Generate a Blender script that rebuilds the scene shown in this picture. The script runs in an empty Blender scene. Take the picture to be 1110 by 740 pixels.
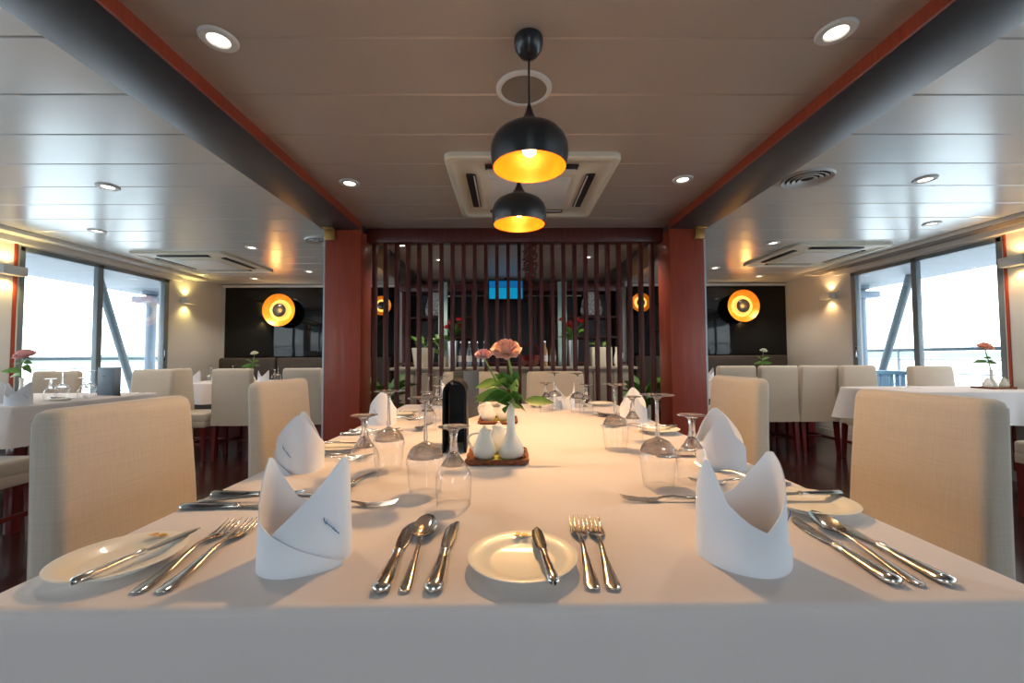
import bpy, bmesh, math, random
from math import sin, cos, pi, radians, sqrt, atan2, atan
from mathutils import Vector, Matrix
random.seed(7)
scene = bpy.context.scene
COL = scene.collection

# ------------------------------------------------------------------ materials
def new_mat(name):
    m = bpy.data.materials.new(name); m.use_nodes = True
    nt = m.node_tree
    return m, nt, nt.nodes['Principled BSDF']
def mat(name, col, rough=.5, metal=0., spec=.5, var=0., vscale=8., bump=0., bscale=60., coat=0., emis=None, estr=0., sheen=0., stretch=(1,1,1), var2=None):
    m, nt, b = new_mat(name)
    b.inputs['Base Color'].default_value = (*col, 1); b.inputs['Roughness'].default_value = rough
    b.inputs['Metallic'].default_value = metal; b.inputs['Specular IOR Level'].default_value = spec
    b.inputs['Coat Weight'].default_value = coat; b.inputs['Coat Roughness'].default_value = .05
    b.inputs['Sheen Weight'].default_value = sheen
    if emis: b.inputs['Emission Color'].default_value = (*emis, 1); b.inputs['Emission Strength'].default_value = estr
    tc = nt.nodes.new('ShaderNodeTexCoord'); mp = nt.nodes.new('ShaderNodeMapping'); mp.inputs['Scale'].default_value = stretch
    nt.links.new(tc.outputs['Object'], mp.inputs['Vector'])
    if var or var2:
        n = nt.nodes.new('ShaderNodeTexNoise'); n.inputs['Scale'].default_value = vscale; n.inputs['Detail'].default_value = 5
        nt.links.new(mp.outputs[0], n.inputs['Vector'])
        r = nt.nodes.new('ShaderNodeValToRGB'); r.color_ramp.elements[0].position = .3; r.color_ramp.elements[1].position = .7
        c2 = var2 if var2 else tuple(c * (1 - var) for c in col)
        r.color_ramp.elements[0].color = (*c2, 1); r.color_ramp.elements[1].color = (*col, 1)
        nt.links.new(n.outputs['Fac'], r.inputs['Fac']); nt.links.new(r.outputs['Color'], b.inputs['Base Color'])
    if bump:
        n = nt.nodes.new('ShaderNodeTexNoise'); n.inputs['Scale'].default_value = bscale; n.inputs['Detail'].default_value = 3
        nt.links.new(mp.outputs[0], n.inputs['Vector'])
        bp = nt.nodes.new('ShaderNodeBump'); bp.inputs['Strength'].default_value = bump; bp.inputs['Distance'].default_value = .01
        nt.links.new(n.outputs['Fac'], bp.inputs['Height']); nt.links.new(bp.outputs[0], b.inputs['Normal'])
    return m
def emit(name, col, s):
    m = bpy.data.materials.new(name); m.use_nodes = True; nt = m.node_tree; nt.nodes.clear()
    e = nt.nodes.new('ShaderNodeEmission'); e.inputs[0].default_value = (*col, 1); e.inputs[1].default_value = s
    o = nt.nodes.new('ShaderNodeOutputMaterial'); nt.links.new(e.outputs[0], o.inputs[0]); return m
def glass_mat(name, lo, hi, tint=(1, 1, 1), pane=False, power=1.5):
    m = bpy.data.materials.new(name); m.use_nodes = True; nt = m.node_tree; nt.nodes.clear()
    t = nt.nodes.new('ShaderNodeBsdfTransparent'); t.inputs[0].default_value = (*tint, 1)
    if pane:
        g = nt.nodes.new('ShaderNodeBsdfGlossy'); g.inputs['Roughness'].default_value = .01
    else:
        g = nt.nodes.new('ShaderNodeBsdfGlass'); g.inputs['Roughness'].default_value = .0; g.inputs['IOR'].default_value = 1.48
    lw = nt.nodes.new('ShaderNodeLayerWeight'); lw.inputs['Blend'].default_value = .5
    mr = nt.nodes.new('ShaderNodeMapRange'); mr.inputs['To Min'].default_value = lo; mr.inputs['To Max'].default_value = hi
    pw = nt.nodes.new('ShaderNodeMath'); pw.operation = 'POWER'; pw.inputs[1].default_value = power; nt.links.new(lw.outputs['Facing'], pw.inputs[0]); nt.links.new(pw.outputs[0], mr.inputs['Value'])
    mx = nt.nodes.new('ShaderNodeMixShader'); o = nt.nodes.new('ShaderNodeOutputMaterial')
    nt.links.new(mr.outputs[0], mx.inputs[0]); nt.links.new(t.outputs[0], mx.inputs[1]); nt.links.new(g.outputs[0], mx.inputs[2])
    nt.links.new(mx.outputs[0], o.inputs[0]); return m
def wood(name, c1, c2, rough=.35, axis=2, coat=.3, scale=6):
    s = [14, 14, 14]; s[axis] = .9
    m = mat(name, c1, rough=rough, coat=coat, var2=c2, vscale=scale, stretch=tuple(s), spec=.4)
    return m
def cloth_mat(name, col, weave=900, b=.12, var=.05):
    m = mat(name, col, rough=.85, spec=.15, sheen=.3, var=var, vscale=3.5)
    nt = m.node_tree; bs = nt.nodes['Principled BSDF']
    tc = nt.nodes.new('ShaderNodeTexCoord'); n = nt.nodes.new('ShaderNodeTexNoise'); n.inputs['Scale'].default_value = 5; n.inputs['Detail'].default_value = 3
    n2 = nt.nodes.new('ShaderNodeTexNoise'); n2.inputs['Scale'].default_value = weave
    a = nt.nodes.new('ShaderNodeMath'); a.operation = 'MULTIPLY_ADD'; a.inputs[1].default_value = .12
    nt.links.new(tc.outputs['Object'], n.inputs['Vector']); nt.links.new(tc.outputs['Object'], n2.inputs['Vector'])
    nt.links.new(n2.outputs['Fac'], a.inputs[0]); nt.links.new(n.outputs['Fac'], a.inputs[2])
    bp = nt.nodes.new('ShaderNodeBump'); bp.inputs['Strength'].default_value = b; bp.inputs['Distance'].default_value = .03
    nt.links.new(a.outputs[0], bp.inputs['Height']); nt.links.new(bp.outputs[0], bs.inputs['Normal'])
    return m
def linen_mat(name, col):
    m = mat(name, col, rough=.85, spec=.15, sheen=.4)
    nt = m.node_tree; bs = nt.nodes['Principled BSDF']; tc = nt.nodes.new('ShaderNodeTexCoord')
    outs = []
    for sc in ((250, 250, 8), (8, 8, 250)):
        mp = nt.nodes.new('ShaderNodeMapping'); mp.inputs['Scale'].default_value = sc
        n = nt.nodes.new('ShaderNodeTexNoise'); n.inputs['Scale'].default_value = 1; n.inputs['Detail'].default_value = 2
        nt.links.new(tc.outputs['Object'], mp.inputs[0]); nt.links.new(mp.outputs[0], n.inputs['Vector']); outs.append(n.outputs['Fac'])
    a = nt.nodes.new('ShaderNodeMath'); a.operation = 'ADD'; nt.links.new(outs[0], a.inputs[0]); nt.links.new(outs[1], a.inputs[1])
    r = nt.nodes.new('ShaderNodeValToRGB'); r.color_ramp.elements[0].position = .7/2; r.color_ramp.elements[1].position = 1.3/2
    h = nt.nodes.new('ShaderNodeMath'); h.operation = 'MULTIPLY'; h.inputs[1].default_value = .5
    nt.links.new(a.outputs[0], h.inputs[0]); nt.links.new(h.outputs[0], r.inputs[0])
    r.color_ramp.elements[0].color = (*[c*.93 for c in col], 1); r.color_ramp.elements[1].color = (*[min(1, c*1.03) for c in col], 1)
    nt.links.new(r.outputs[0], bs.inputs['Base Color'])
    bp = nt.nodes.new('ShaderNodeBump'); bp.inputs['Strength'].default_value = .25; bp.inputs['Distance'].default_value = .002
    nt.links.new(a.outputs[0], bp.inputs['Height']); nt.links.new(bp.outputs[0], bs.inputs['Normal'])
    return m

M = {}
M['cloth'] = cloth_mat('white_cloth', (.76, .685, .66))
M['napkin'] = cloth_mat('napkin_cloth', (.82, .84, .90), b=.15, var=.03)
M['linen'] = linen_mat('cream_linen', (.535, .455, .365))
M['redwood'] = wood('red_wood', (.34, .058, .026), (.27, .040, .018), rough=.4, axis=2, coat=.08)
M['slat'] = wood('slat_wood', (.12, .020, .014), (.05, .010, .009), rough=.38, axis=2, coat=.05)
M['legwood'] = wood('leg_wood', (.17, .016, .014), (.08, .009, .009), rough=.3)
M['silver'] = mat('silver', (.74, .72, .68), rough=.16, metal=1)
M['chrome'] = mat('chrome', (.75, .76, .78), rough=.12, metal=1)
M['gold'] = mat('gold', (.72, .38, .02), rough=.45, metal=.1, var=.1)
M['china'] = mat('white_china', (.88, .85, .76), rough=.34, coat=.15, spec=.4, var=.02)
M['glass'] = glass_mat('drinking_glass', .05, .95)
M['glass'] = glass_mat('drinking_glass', .66, 1.0)
M['thinglass'] = glass_mat('thin_glass', .05, .85, pane=True, power=3)
M['pane'] = glass_mat('window_glass', .02, .30, tint=(.93, .97, .98), pane=True)
M['alu'] = mat('grey_aluminium', (.19, .225, .245), rough=.45, metal=.2, var=.1)
M['lightalu'] = mat('pale_aluminium', (.45, .5, .55), rough=.4, metal=.3, var=.1)
M['postgrey'] = mat('post_blue_grey', (.25, .31, .38), rough=.45, var=.1)
M['beam'] = mat('charcoal_beam', (.050, .052, .064), rough=.38, var=.35, vscale=2, spec=.5)
M['cream'] = mat('cream_wall', (.62, .61, .585), rough=.6, var=.05, vscale=2)
M['white'] = mat('white_paint', (.72, .70, .66), rough=.45, var=.04, vscale=2)
M['acwhite'] = mat('ac_plastic', (.72, .67, .54), rough=.4, var=.05, vscale=4)
M['greygrille'] = mat('grey_grille', (.24, .21, .18), rough=.6, var=.1, bump=.3, bscale=400)
M['dark'] = mat('dark_slot', (.012, .010, .010), rough=.6, var=.2)
M['blackgloss'] = mat('black_gloss', (.008, .009, .011), rough=.05, spec=.3, var=.3, vscale=2)
M['pendantblack'] = mat('pendant_black', (.018, .020, .024), rough=.28, spec=.5, var=.1)
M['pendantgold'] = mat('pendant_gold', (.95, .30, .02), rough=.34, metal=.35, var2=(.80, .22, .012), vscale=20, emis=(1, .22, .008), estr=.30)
M['bulb'] = emit('bulb_glow', (1, .78, .45), 16)
M['lens'] = emit('downlight_glow', (1, .92, .78), 6)
M['sconceglow'] = emit('sconce_glow', (1, .72, .3), 5)
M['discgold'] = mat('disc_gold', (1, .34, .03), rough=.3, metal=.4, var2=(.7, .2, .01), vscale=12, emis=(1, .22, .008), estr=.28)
M['discbright'] = mat('disc_bright', (1, .62, .15), rough=.3, emis=(1, .55, .1), estr=1.3, var=.1)
M['menublack'] = mat('menu_black', (.008, .009, .014), rough=.5, spec=.25, var=.3, bump=.1)
M['menugrey'] = mat('menu_grey', (.035, .045, .060), rough=.5, var=.15, bump=.1, bscale=200)
M['menublue'] = mat('menu_blue_grey', (.13, .19, .25), rough=.45, var=.15, bump=.1, bscale=200)
M['paper'] = mat('menu_paper', (.6, .6, .6), rough=.6, var=.05)
M['petal'] = mat('peach_petal', (.92, .58, .45), rough=.6, var2=(.92, .44, .28), vscale=30, sheen=.3)
M['petalpink'] = mat('pink_petal', (.90, .58, .54), rough=.6, var2=(.85, .44, .44), vscale=30, sheen=.3)
M['petalwhite'] = mat('white_petal', (.85, .85, .70), rough=.6, var=.1, vscale=30)
M['petalred'] = mat('red_petal', (.55, .02, .03), rough=.6, var=.4, vscale=30)
M['leaf'] = mat('leaf_green', (.10, .24, .035), rough=.4, var2=(.05, .14, .02), vscale=20)
M['leaflight'] = mat('leaf_light', (.22, .38, .07), rough=.45, var2=(.12, .26, .04), vscale=20)
M['stem'] = mat('stem_green', (.20, .33, .06), rough=.5, var=.2)
M['wicker'] = mat('wicker', (.30, .085, .020), rough=.55, var2=(.12, .03, .01), vscale=60, bump=.6, bscale=120)
M['mat_green'] = mat('green_mat', (.45, .42, .06), rough=.6, var=.3, vscale=40)
M['banquette'] = mat('brown_fabric', (.060, .047, .040), rough=.8, var=.2, bump=.1)
M['counter'] = mat('counter_beige', (.34, .28, .21), rough=.5, var=.1)
M['blue'] = mat('blue_plastic', (.16, .34, .48), rough=.4, var=.1)
M['teal'] = mat('pale_teal_glass', (.35, .52, .50), rough=.15, var=.15, coat=.5)
M['pot'] = mat('cream_pot', (.62, .58, .46), rough=.35, var=.06)
M['silvervase'] = mat('silver_vase', (.55, .57, .6), rough=.3, metal=.6, var=.1)
M['screenblue'] = mat('screen_blue', (.01, .10, .3), rough=.3, emis=(.0, .28, .75), estr=.35, var=.2)
M['screencyan'] = mat('screen_cyan', (.0, .3, .5), rough=.3, emis=(.0, .45, .8), estr=.45, var=.2)
M['bottle'] = mat('bottle_glass', (.10, .14, .18), rough=.08, spec=.7, coat=1, var=.2)
M['amber'] = mat('amber_bottle', (.4, .22, .10), rough=.1, coat=1, var=.2)
M['redglass'] = mat('red_lacquer', (.16, .008, .010), rough=.25, coat=.6, var=.2)
M['darkwall'] = mat('dark_bar_wall', (.014, .008, .009), rough=.35, var=.4, vscale=3)
M['art'] = mat('white_carving', (.9, .88, .80), rough=.6, var2=(.10, .09, .08), vscale=26)
M['embroid'] = mat('blue_thread', (.06, .20, .46), rough=.7, var=.1)
M['deck'] = mat('outer_deck', (.35, .36, .37), rough=.6, var=.1)
M['overhang'] = mat('overhang_grey', (.30, .32, .35), rough=.5, var=.06, vscale=1)
M['water'] = mat('river_water', (.62, .66, .66), rough=.12, var=.08, vscale=.05, bump=.3, bscale=.8)
M['bank'] = mat('far_bank', (.28, .34, .25), rough=.9, var=.3, vscale=.05)
M['ochre'] = mat('brass_bracket', (.42, .22, .06), rough=.35, metal=.5, var=.1)
# floor: dark red-brown planks
def floor_mat():
    m, nt, b = new_mat('plank_floor')
    tc = nt.nodes.new('ShaderNodeTexCoord')
    mp = nt.nodes.new('ShaderNodeMapping'); mp.inputs['Rotation'].default_value = (0, 0, pi/2)
    br = nt.nodes.new('ShaderNodeTexBrick'); br.inputs['Scale'].default_value = 1
    br.inputs['Brick Width'].default_value = 1.6; br.inputs['Row Height'].default_value = .12; br.inputs['Mortar Size'].default_value = .003
    br.inputs['Color1'].default_value = (.060, .017, .012, 1); br.inputs['Color2'].default_value = (.038, .010, .009, 1); br.inputs['Mortar'].default_value = (.006, .003, .003, 1)
    nt.links.new(tc.outputs['Object'], mp.inputs[0]); nt.links.new(mp.outputs[0], br.inputs['Vector'])
    mp2 = nt.nodes.new('ShaderNodeMapping'); mp2.inputs['Scale'].default_value = (30, 1.5, 1)
    n = nt.nodes.new('ShaderNodeTexNoise'); n.inputs['Scale'].default_value = 2; n.inputs['Detail'].default_value = 6
    nt.links.new(tc.outputs['Object'], mp2.inputs[0]); nt.links.new(mp2.outputs[0], n.inputs['Vector'])
    mx = nt.nodes.new('ShaderNodeMix'); mx.data_type = 'RGBA'; mx.blend_type = 'MULTIPLY'; mx.inputs[0].default_value = .6
    nt.links.new(br.outputs['Color'], mx.inputs[6]); nt.links.new(n.outputs['Color'], mx.inputs[7])
    nt.links.new(mx.outputs[2], b.inputs['Base Color'])
    b.inputs['Roughness'].default_value = .2; b.inputs['Coat Weight'].default_value = .3; b.inputs['Coat Roughness'].default_value = .1
    return m
M['floor'] = floor_mat()
# ceiling: perforated aluminium panels
def ceil_mat(name, col, rough, spec=.5):
    m, nt, b = new_mat(name)
    tc = nt.nodes.new('ShaderNodeTexCoord')
    v = nt.nodes.new('ShaderNodeTexVoronoi'); v.inputs['Scale'].default_value = 75; v.inputs['Randomness'].default_value = 0
    nt.links.new(tc.outputs['Object'], v.inputs['Vector'])
    r = nt.nodes.new('ShaderNodeValToRGB'); r.color_ramp.elements[0].position = .12; r.color_ramp.elements[1].position = .22
    r.color_ramp.elements[0].color = (*[c*.62 for c in col], 1); r.color_ramp.elements[1].color = (*col, 1)
    nt.links.new(v.outputs['Distance'], r.inputs[0])
    n = nt.nodes.new('ShaderNodeTexNoise'); n.inputs['Scale'].default_value = 1.2; n.inputs['Detail'].default_value = 4
    nt.links.new(tc.outputs['Object'], n.inputs['Vector'])
    bp = nt.nodes.new('ShaderNodeBump'); bp.inputs['Strength'].default_value = .08; bp.inputs['Distance'].default_value = .05
    nt.links.new(n.outputs['Fac'], bp.inputs['Height']); nt.links.new(bp.outputs[0], b.inputs['Normal'])
    nt.links.new(r.outputs[0], b.inputs['Base Color'])
    b.inputs['Roughness'].default_value = rough; b.inputs['Specular IOR Level'].default_value = spec; b.inputs['Metallic'].default_value = .25
    return m
M['ceil_side_daylit'] = ceil_mat('ceiling_panels_side_daylit', (.74, .74, .71), .24, .7)  # same panels as the centre, window daylight put into a paler colour
M['ceil_mid_shaded'] = ceil_mat('ceiling_panels_centre_shaded', (.52, .45, .39), .36, .5)  # same panels, the dimmer light of the middle put into the colour

# ------------------------------------------------------------------ mesh helpers
def BM(): return bmesh.new()
def finish(name, bm, m, parent=None, angle=40, mats=None):
    bmesh.ops.recalc_face_normals(bm, faces=bm.faces)
    me = bpy.data.meshes.new(name); bm.to_mesh(me); bm.free()
    for p in me.polygons: p.use_smooth = True
    me.set_sharp_from_angle(angle=radians(angle))
    me.materials.append(M[m])
    if mats:
        for x in mats: me.materials.append(M[x])
    o = bpy.data.objects.new(name, me); COL.objects.link(o)
    if parent: o.parent = parent
    return o
def box(bm, x0, x1, y0, y1, z0, z1, bev=0., seg=2, mtx=None):
    c = Matrix.Translation(((x0+x1)/2, (y0+y1)/2, (z0+z1)/2)) @ Matrix.Diagonal((abs(x1-x0), abs(y1-y0), abs(z1-z0), 1))
    r = bmesh.ops.create_cube(bm, size=1, matrix=(mtx @ c) if mtx else c)
    if bev:
        es = list({e for v in r['verts'] for e in v.link_edges})
        bmesh.ops.bevel(bm, geom=es, offset=bev, segments=seg, affect='EDGES', profile=.5)
def lathe(bm, prof, seg=32, cx=0, cy=0, z0=0, mtx=None, cap=True):
    """prof: list of (r,z)"""
    rings = []
    for r, z in prof:
        ring = []
        if r < 1e-6:
            v = bm.verts.new((cx, cy, z0+z)); ring = [v]
        else:
            for k in range(seg):
                a = 2*pi*k/seg; ring.append(bm.verts.new((cx+r*cos(a), cy+r*sin(a), z0+z)))
        rings.append(ring)
    for a, b in zip(rings, rings[1:]):
        if len(a) == 1 and len(b) == 1: continue
        for k in range(seg):
            k2 = (k+1) % seg
            if len(a) == 1: bm.faces.new((a[0], b[k], b[k2]))
            elif len(b) == 1: bm.faces.new((a[k], a[k2], b[0]))
            else: bm.faces.new((a[k], a[k2], b[k2], b[k]))
    if cap:
        for rg in (rings[0], rings[-1]):
            if len(rg) > 2: bm.faces.new(rg)
    if mtx:
        bmesh.ops.transform(bm, matrix=mtx, verts=[v for rg in rings for v in rg])
def tube(bm, pts, r, seg=8, r2=None, closed=False):
    pts = [Vector(p) for p in pts]; n = len(pts); rings = []
    up = Vector((0, 0, 1))
    for i, p in enumerate(pts):
        if closed: d = pts[(i+1) % n]-pts[i-1]
        else: d = pts[min(i+1, n-1)]-pts[max(i-1, 0)]
        d.normalize()
        a = d.cross(up)
        if a.length < 1e-3: a = d.cross(Vector((1, 0, 0)))
        a.normalize(); b = d.cross(a)
        rr = r if r2 is None else r+(r2-r)*i/(n-1)
        rings.append([bm.verts.new(p+a*rr*cos(2*pi*k/seg)+b*rr*sin(2*pi*k/seg)) for k in range(seg)])
    m = n if closed else n-1
    for i in range(m):
        A, B = rings[i], rings[(i+1) % n]
        for k in range(seg): bm.faces.new((A[k], A[(k+1) % seg], B[(k+1) % seg], B[k]))
    if not closed: bm.faces.new(rings[0]); bm.faces.new(rings[-1])
def ribbon(bm, secs, x=0., seg=10):
    """secs along +y: (y, halfwidth, z, halfthick[, xoff]) rounded cross-sections"""
    rings = []
    for s in secs:
        y, w, z, t = s[:4]; xo = s[4] if len(s) > 4 else 0
        rings.append([bm.verts.new((x+xo+w*cos(2*pi*k/seg), y, z+t*sin(2*pi*k/seg))) for k in range(seg)])
    for A, B in zip(rings, rings[1:]):
        for k in range(seg): bm.faces.new((A[k], A[(k+1) % seg], B[(k+1) % seg], B[k]))
    bm.faces.new(rings[0]); bm.faces.new(rings[-1])
def prop(o, label=None, cat=None, group=None, kind=None):
    if label: o['label'] = label
    if cat: o['category'] = cat
    if group: o['group'] = group
    if kind: o['kind'] = kind
    return o
def thing(name, label, cat, loc=(0, 0, 0), rz=0, group=None):
    o = bpy.data.objects.new(name, None); o.empty_display_size = .05; COL.objects.link(o)
    o.location = loc; o.rotation_euler = (0, 0, rz)
    return prop(o, label, cat, group)
def struct(name, bm, m, **k):
    o = finish(name, bm, m, **k); o['kind'] = 'structure'; return o
def dup(src, label, loc, rz=0, group=None, rot=None, scale=None):
    r = src.copy(); COL.objects.link(r); r.location = loc
    r.rotation_euler = rot if rot else (0, 0, rz)
    if scale: r.scale = scale
    if label: r['label'] = label
    if group: r['group'] = group
    for ch in list(src.children):
        c = ch.copy(); COL.objects.link(c); c.parent = r
        for g in list(ch.children):
            d = g.copy(); COL.objects.link(d); d.parent = c
    return r
_used = {}
def place(maker, key, label, loc, rz=0, group=None, rot=None, scale=None):
    """first use builds the thing, later uses copy it"""
    if key not in _used:
        o = maker(); _used[key] = o; o.location = loc
        o.rotation_euler = rot if rot else (0, 0, rz)
        if scale: o.scale = scale
        o['label'] = label
        if group: o['group'] = group
        return o
    return dup(_used[key], label, loc, rz, group, rot, scale)

# ------------------------------------------------------------------ room
XL, XR, YB, YF, H = -4.2, 4.1, -2.6, 6.1, 2.10
bm = BM(); box(bm, XL-.1, XR+.1, YB-.1, YF+.1, -.06, 0); struct('floor', bm, 'floor')
BL0, BL1, BR0, BR1 = -1.48, -1.18, 1.305, 1.607
def ceiling(name, x0, x1, m):
    bm = BM(); p = .305; g = .006; d = .004
    y = YB; prof = []
    while y < YF:
        y2 = min(y+p, YF)
        prof += [(y, H+d), (y+g, H), (y2-g, H), (y2, H+d)]; y = y2
    lo = [[bm.verts.new((x, yy, zz)) for yy, zz in prof] for x in (x0, x1)]
    for i in range(len(prof)-1):
        bm.faces.new((lo[0][i], lo[0][i+1], lo[1][i+1], lo[1][i]))
    box(bm, x0, x1, YB, YF, H+.012, H+.06)
    return struct(name, bm, m, angle=10)
ceiling('ceiling_left', XL, BL0+.02, 'ceil_side_daylit'); ceiling('ceiling_right', BR1-.02, XR, 'ceil_side_daylit'); ceiling('ceiling_centre', BL1-.02, BR0+.02, 'ceil_mid_shaded')
bm = BM(); box(bm, XL-.1, XR+.1, YB-.1, YF+.1, H+.07, H+.12); struct('ceiling_slab', bm, 'white')
for nm, a, b in (('beam_left', BL0, BL1), ('beam_right', BR0, BR1)):
    bm = BM(); box(bm, a, b, YB, YF, H-.05, H+.05, .002)
    struct(nm, bm, 'beam')
bm = BM(); box(bm, BL1, BL1+.012, YB, 3.29, H-.052, H); struct('trim_1', bm, 'redwood')
bm = BM(); box(bm, BR0-.012, BR0, YB, 3.29, H-.052, H); struct('trim_2', bm, 'redwood')
# columns
for nm, x0, x1 in (('column_left', -1.462, -1.175), ('column_right', 1.300, 1.580)):
    bm = BM(); box(bm, x0, x1, 3.30, 3.56, 0, H-.05, .006, 3)
    # shallow vertical joints on the front
    struct(nm, bm, 'redwood')
bm = BM(); box(bm, -1.474, -1.462, 3.302, 3.56, 0, H-.05); struct('trim_3', bm, 'lightalu')
bm = BM(); box(bm, 1.58, 1.592, 3.302, 3.56, 0, H-.05); struct('trim_4', bm, 'lightalu')
# end wall
bm = BM(); box(bm, XL-.1, XR+.1, YF, YF+.1, 0, H+.06); struct('wall_far', bm, 'cream')
for i, (a, b) in enumerate(((-4.13, -1.62), (1.75, 4.10))):
    bm = BM(); box(bm, a, b, YF-.03, YF, .6, H-.045, .004); o = struct('trim_%d' % (5+i), bm, 'blackgloss')
    bm = BM(); box(bm, a-.02, b+.01, YF-.05, YF, H-.045, H-.012); struct('trim_%d' % (7+i), bm, 'white')
# side walls with windows
def side_wall(nm, X, sgn, wins):
    bm = BM(); t = .12
    xa, xb = (X, X+t) if sgn > 0 else (X-t, X)
    box(bm, xa, xb, YB, YF, 0, .34); box(bm, xa, xb, YB, YF, 2.0, H+.06)
    y = YB
    for a, b in wins:
        if a > y: box(bm, xa, xb, y, a, .34, 2.0)
        y = b
    box(bm, xa, xb, y, YF, .34, 2.0)
    return struct(nm, bm, 'cream')
WL = [(-2.3, -.6), (-.4, 1.4), (1.6, 3.38), (3.58, 5.15)]
WR = [(-2.3, -.6), (-.4, 1.3), (1.5, 3.12), (3.38, 4.90)]
side_wall('wall_left', XL, -1, WL); side_wall('wall_right', XR, 1, WR)
def window(n, X, sgn, a, b, mull):
    bm = BM(); x0, x1 = (X-.005, X+.045) if sgn > 0 else (X-.045, X+.005); f = .040
    box(bm, x0, x1, a, b, 2.0-f, 2.0, .003); box(bm, x0, x1, a, b, .34, .34+f, .003)
    box(bm, x0, x1, a, a+f, .34, 2.0, .003); box(bm, x0, x1, b-f*1.6, b, .34, 2.0, .003)
    box(bm, x0, x1, mull-.028, mull+.028, .34, 2.0, .003)
    o = struct('window_%d' % n, bm, 'alu')
    xm = X+.03*sgn
    bm = BM(); box(bm, xm-.003, xm+.003, a+f, mull-.028, .34+f, 2.0-f); p = finish('pane', bm, 'pane', o); p['kind'] = 'structure'
    bm = BM(); box(bm, xm-.003, xm+.003, mull+.028, b-f, .34+f, 2.0-f); p = finish('pane', bm, 'pane', o); p['kind'] = 'structure'
    bm = BM(); xh = X-.03*sgn
    tube(bm, [(xh, b-.10, 1.0), (xh-.02*sgn, b-.10, 1.0), (xh-.02*sgn, b-.10, 1.12), (xh, b-.10, 1.12)], .008); p = finish('handle', bm, 'chrome', o)
    L = bpy.data.lights.new('portal', 'AREA'); L.shape = 'RECTANGLE'; L.size = 1.6; L.size_y = b-a; L.cycles.is_portal = True
    lo = bpy.data.objects.new('window_portal', L); COL.objects.link(lo); lo.location = (X+.12*sgn, (a+b)/2, 1.17)
    lo.rotation_euler = (0, radians(90)*sgn, 0); return o
n = 1
for (a, b), m_ in zip(WL, (-1.45, .5, 2.5, 4.29)): window(n, XL, -1, a, b, m_); n += 1
for (a, b), m_ in zip(WR, (-1.45, .45, 2.3, 4.13)): window(n, XR, 1, a, b, m_); n += 1
# cornice / pelmet over the windows
bm = BM(); box(bm, XL, XL+.16, YB, 5.6, H-.035, H, .004); box(bm, XL, XL+.05, YB, 5.3, H-.09, H-.035, .004); struct('trim_9', bm, 'white')
bm = BM(); box(bm, XR-.20, XR, YB, 5.4, H-.035, H, .004); box(bm, XR-.05, XR, YB, 5.1, H-.09, H-.035, .004); struct('trim_10', bm, 'white')
bm = BM(); [box(bm, XR-.19+k*.028, XR-.178+k*.028, YB, 5.3, H-.043, H-.034) for k in range(5)]; struct('trim_11', bm, 'greygrille')
# red battens beside the side windows
bm = BM(); box(bm, XL, XL+.012, 3.535, 3.56, .0, H-.09, .004); struct('trim_12', bm, 'redwood')
bm = BM(); box(bm, XL, XL+.012, 3.395, 3.42, .0, H-.09, .004); struct('trim_13', bm, 'redwood')
bm = BM(); box(bm, XR-.012, XR, 3.345, 3.365, .0, H-.09, .004); struct('trim_14', bm, 'redwood')
bm = BM(); box(bm, XR-.012, XR, 3.13, 3.155, .0, H-.09, .004); struct('trim_15', bm, 'redwood')
# rear wall behind the camera: wide glazed opening to the aft deck
bm = BM(); box(bm, XL, XR, YB-.1, YB, 0, .12); box(bm, XL, XR, YB-.1, YB, 2.02, H+.06)
for x0, x1 in ((XL, -3.9), (-3.3, -.45), (.55, 3.3), (3.8, XR)): box(bm, x0, x1, YB-.1, YB, .12, 2.02)
struct('wall_rear', bm, 'cream')
bm = BM()
for a, b in ((-3.9, -3.3), (-.45, .55), (3.3, 3.8)):
    box(bm, a, b, YB-.08, YB-.02, 1.97, 2.02); box(bm, a, b, YB-.08, YB-.02, .12, .17)
    for x in (a+.025, (a+b)/2, b-.025): box(bm, x-.025, x+.025, YB-.08, YB-.02, .17, 1.97)
o = struct('window_9', bm, 'alu')
for a, b in ((-3.9, -3.3), (-.45, .55), (3.3, 3.8)):
    bm = BM(); box(bm, a, b, YB-.055, YB-.05, .15, 2.0); p = finish('pane', bm, 'pane', o); p['kind'] = 'structure'
    L = bpy.data.lights.new('portal', 'AREA'); L.shape = 'RECTANGLE'; L.size = b-a; L.size_y = 1.85; L.cycles.is_portal = True
    lo = bpy.data.objects.new('door_portal', L); COL.objects.link(lo); lo.location = ((a+b)/2, YB-.15, 1.07); lo.rotation_euler = (radians(90), 0, 0)
for sx, nm, x in ((1, 'baseboard_left', XL), (-1, 'baseboard_right', XR)):
    bm = BM(); box(bm, min(x, x+.015*sx), max(x, x+.015*sx), YB, YF, 0, .08); struct(nm, bm, 'white')

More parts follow.
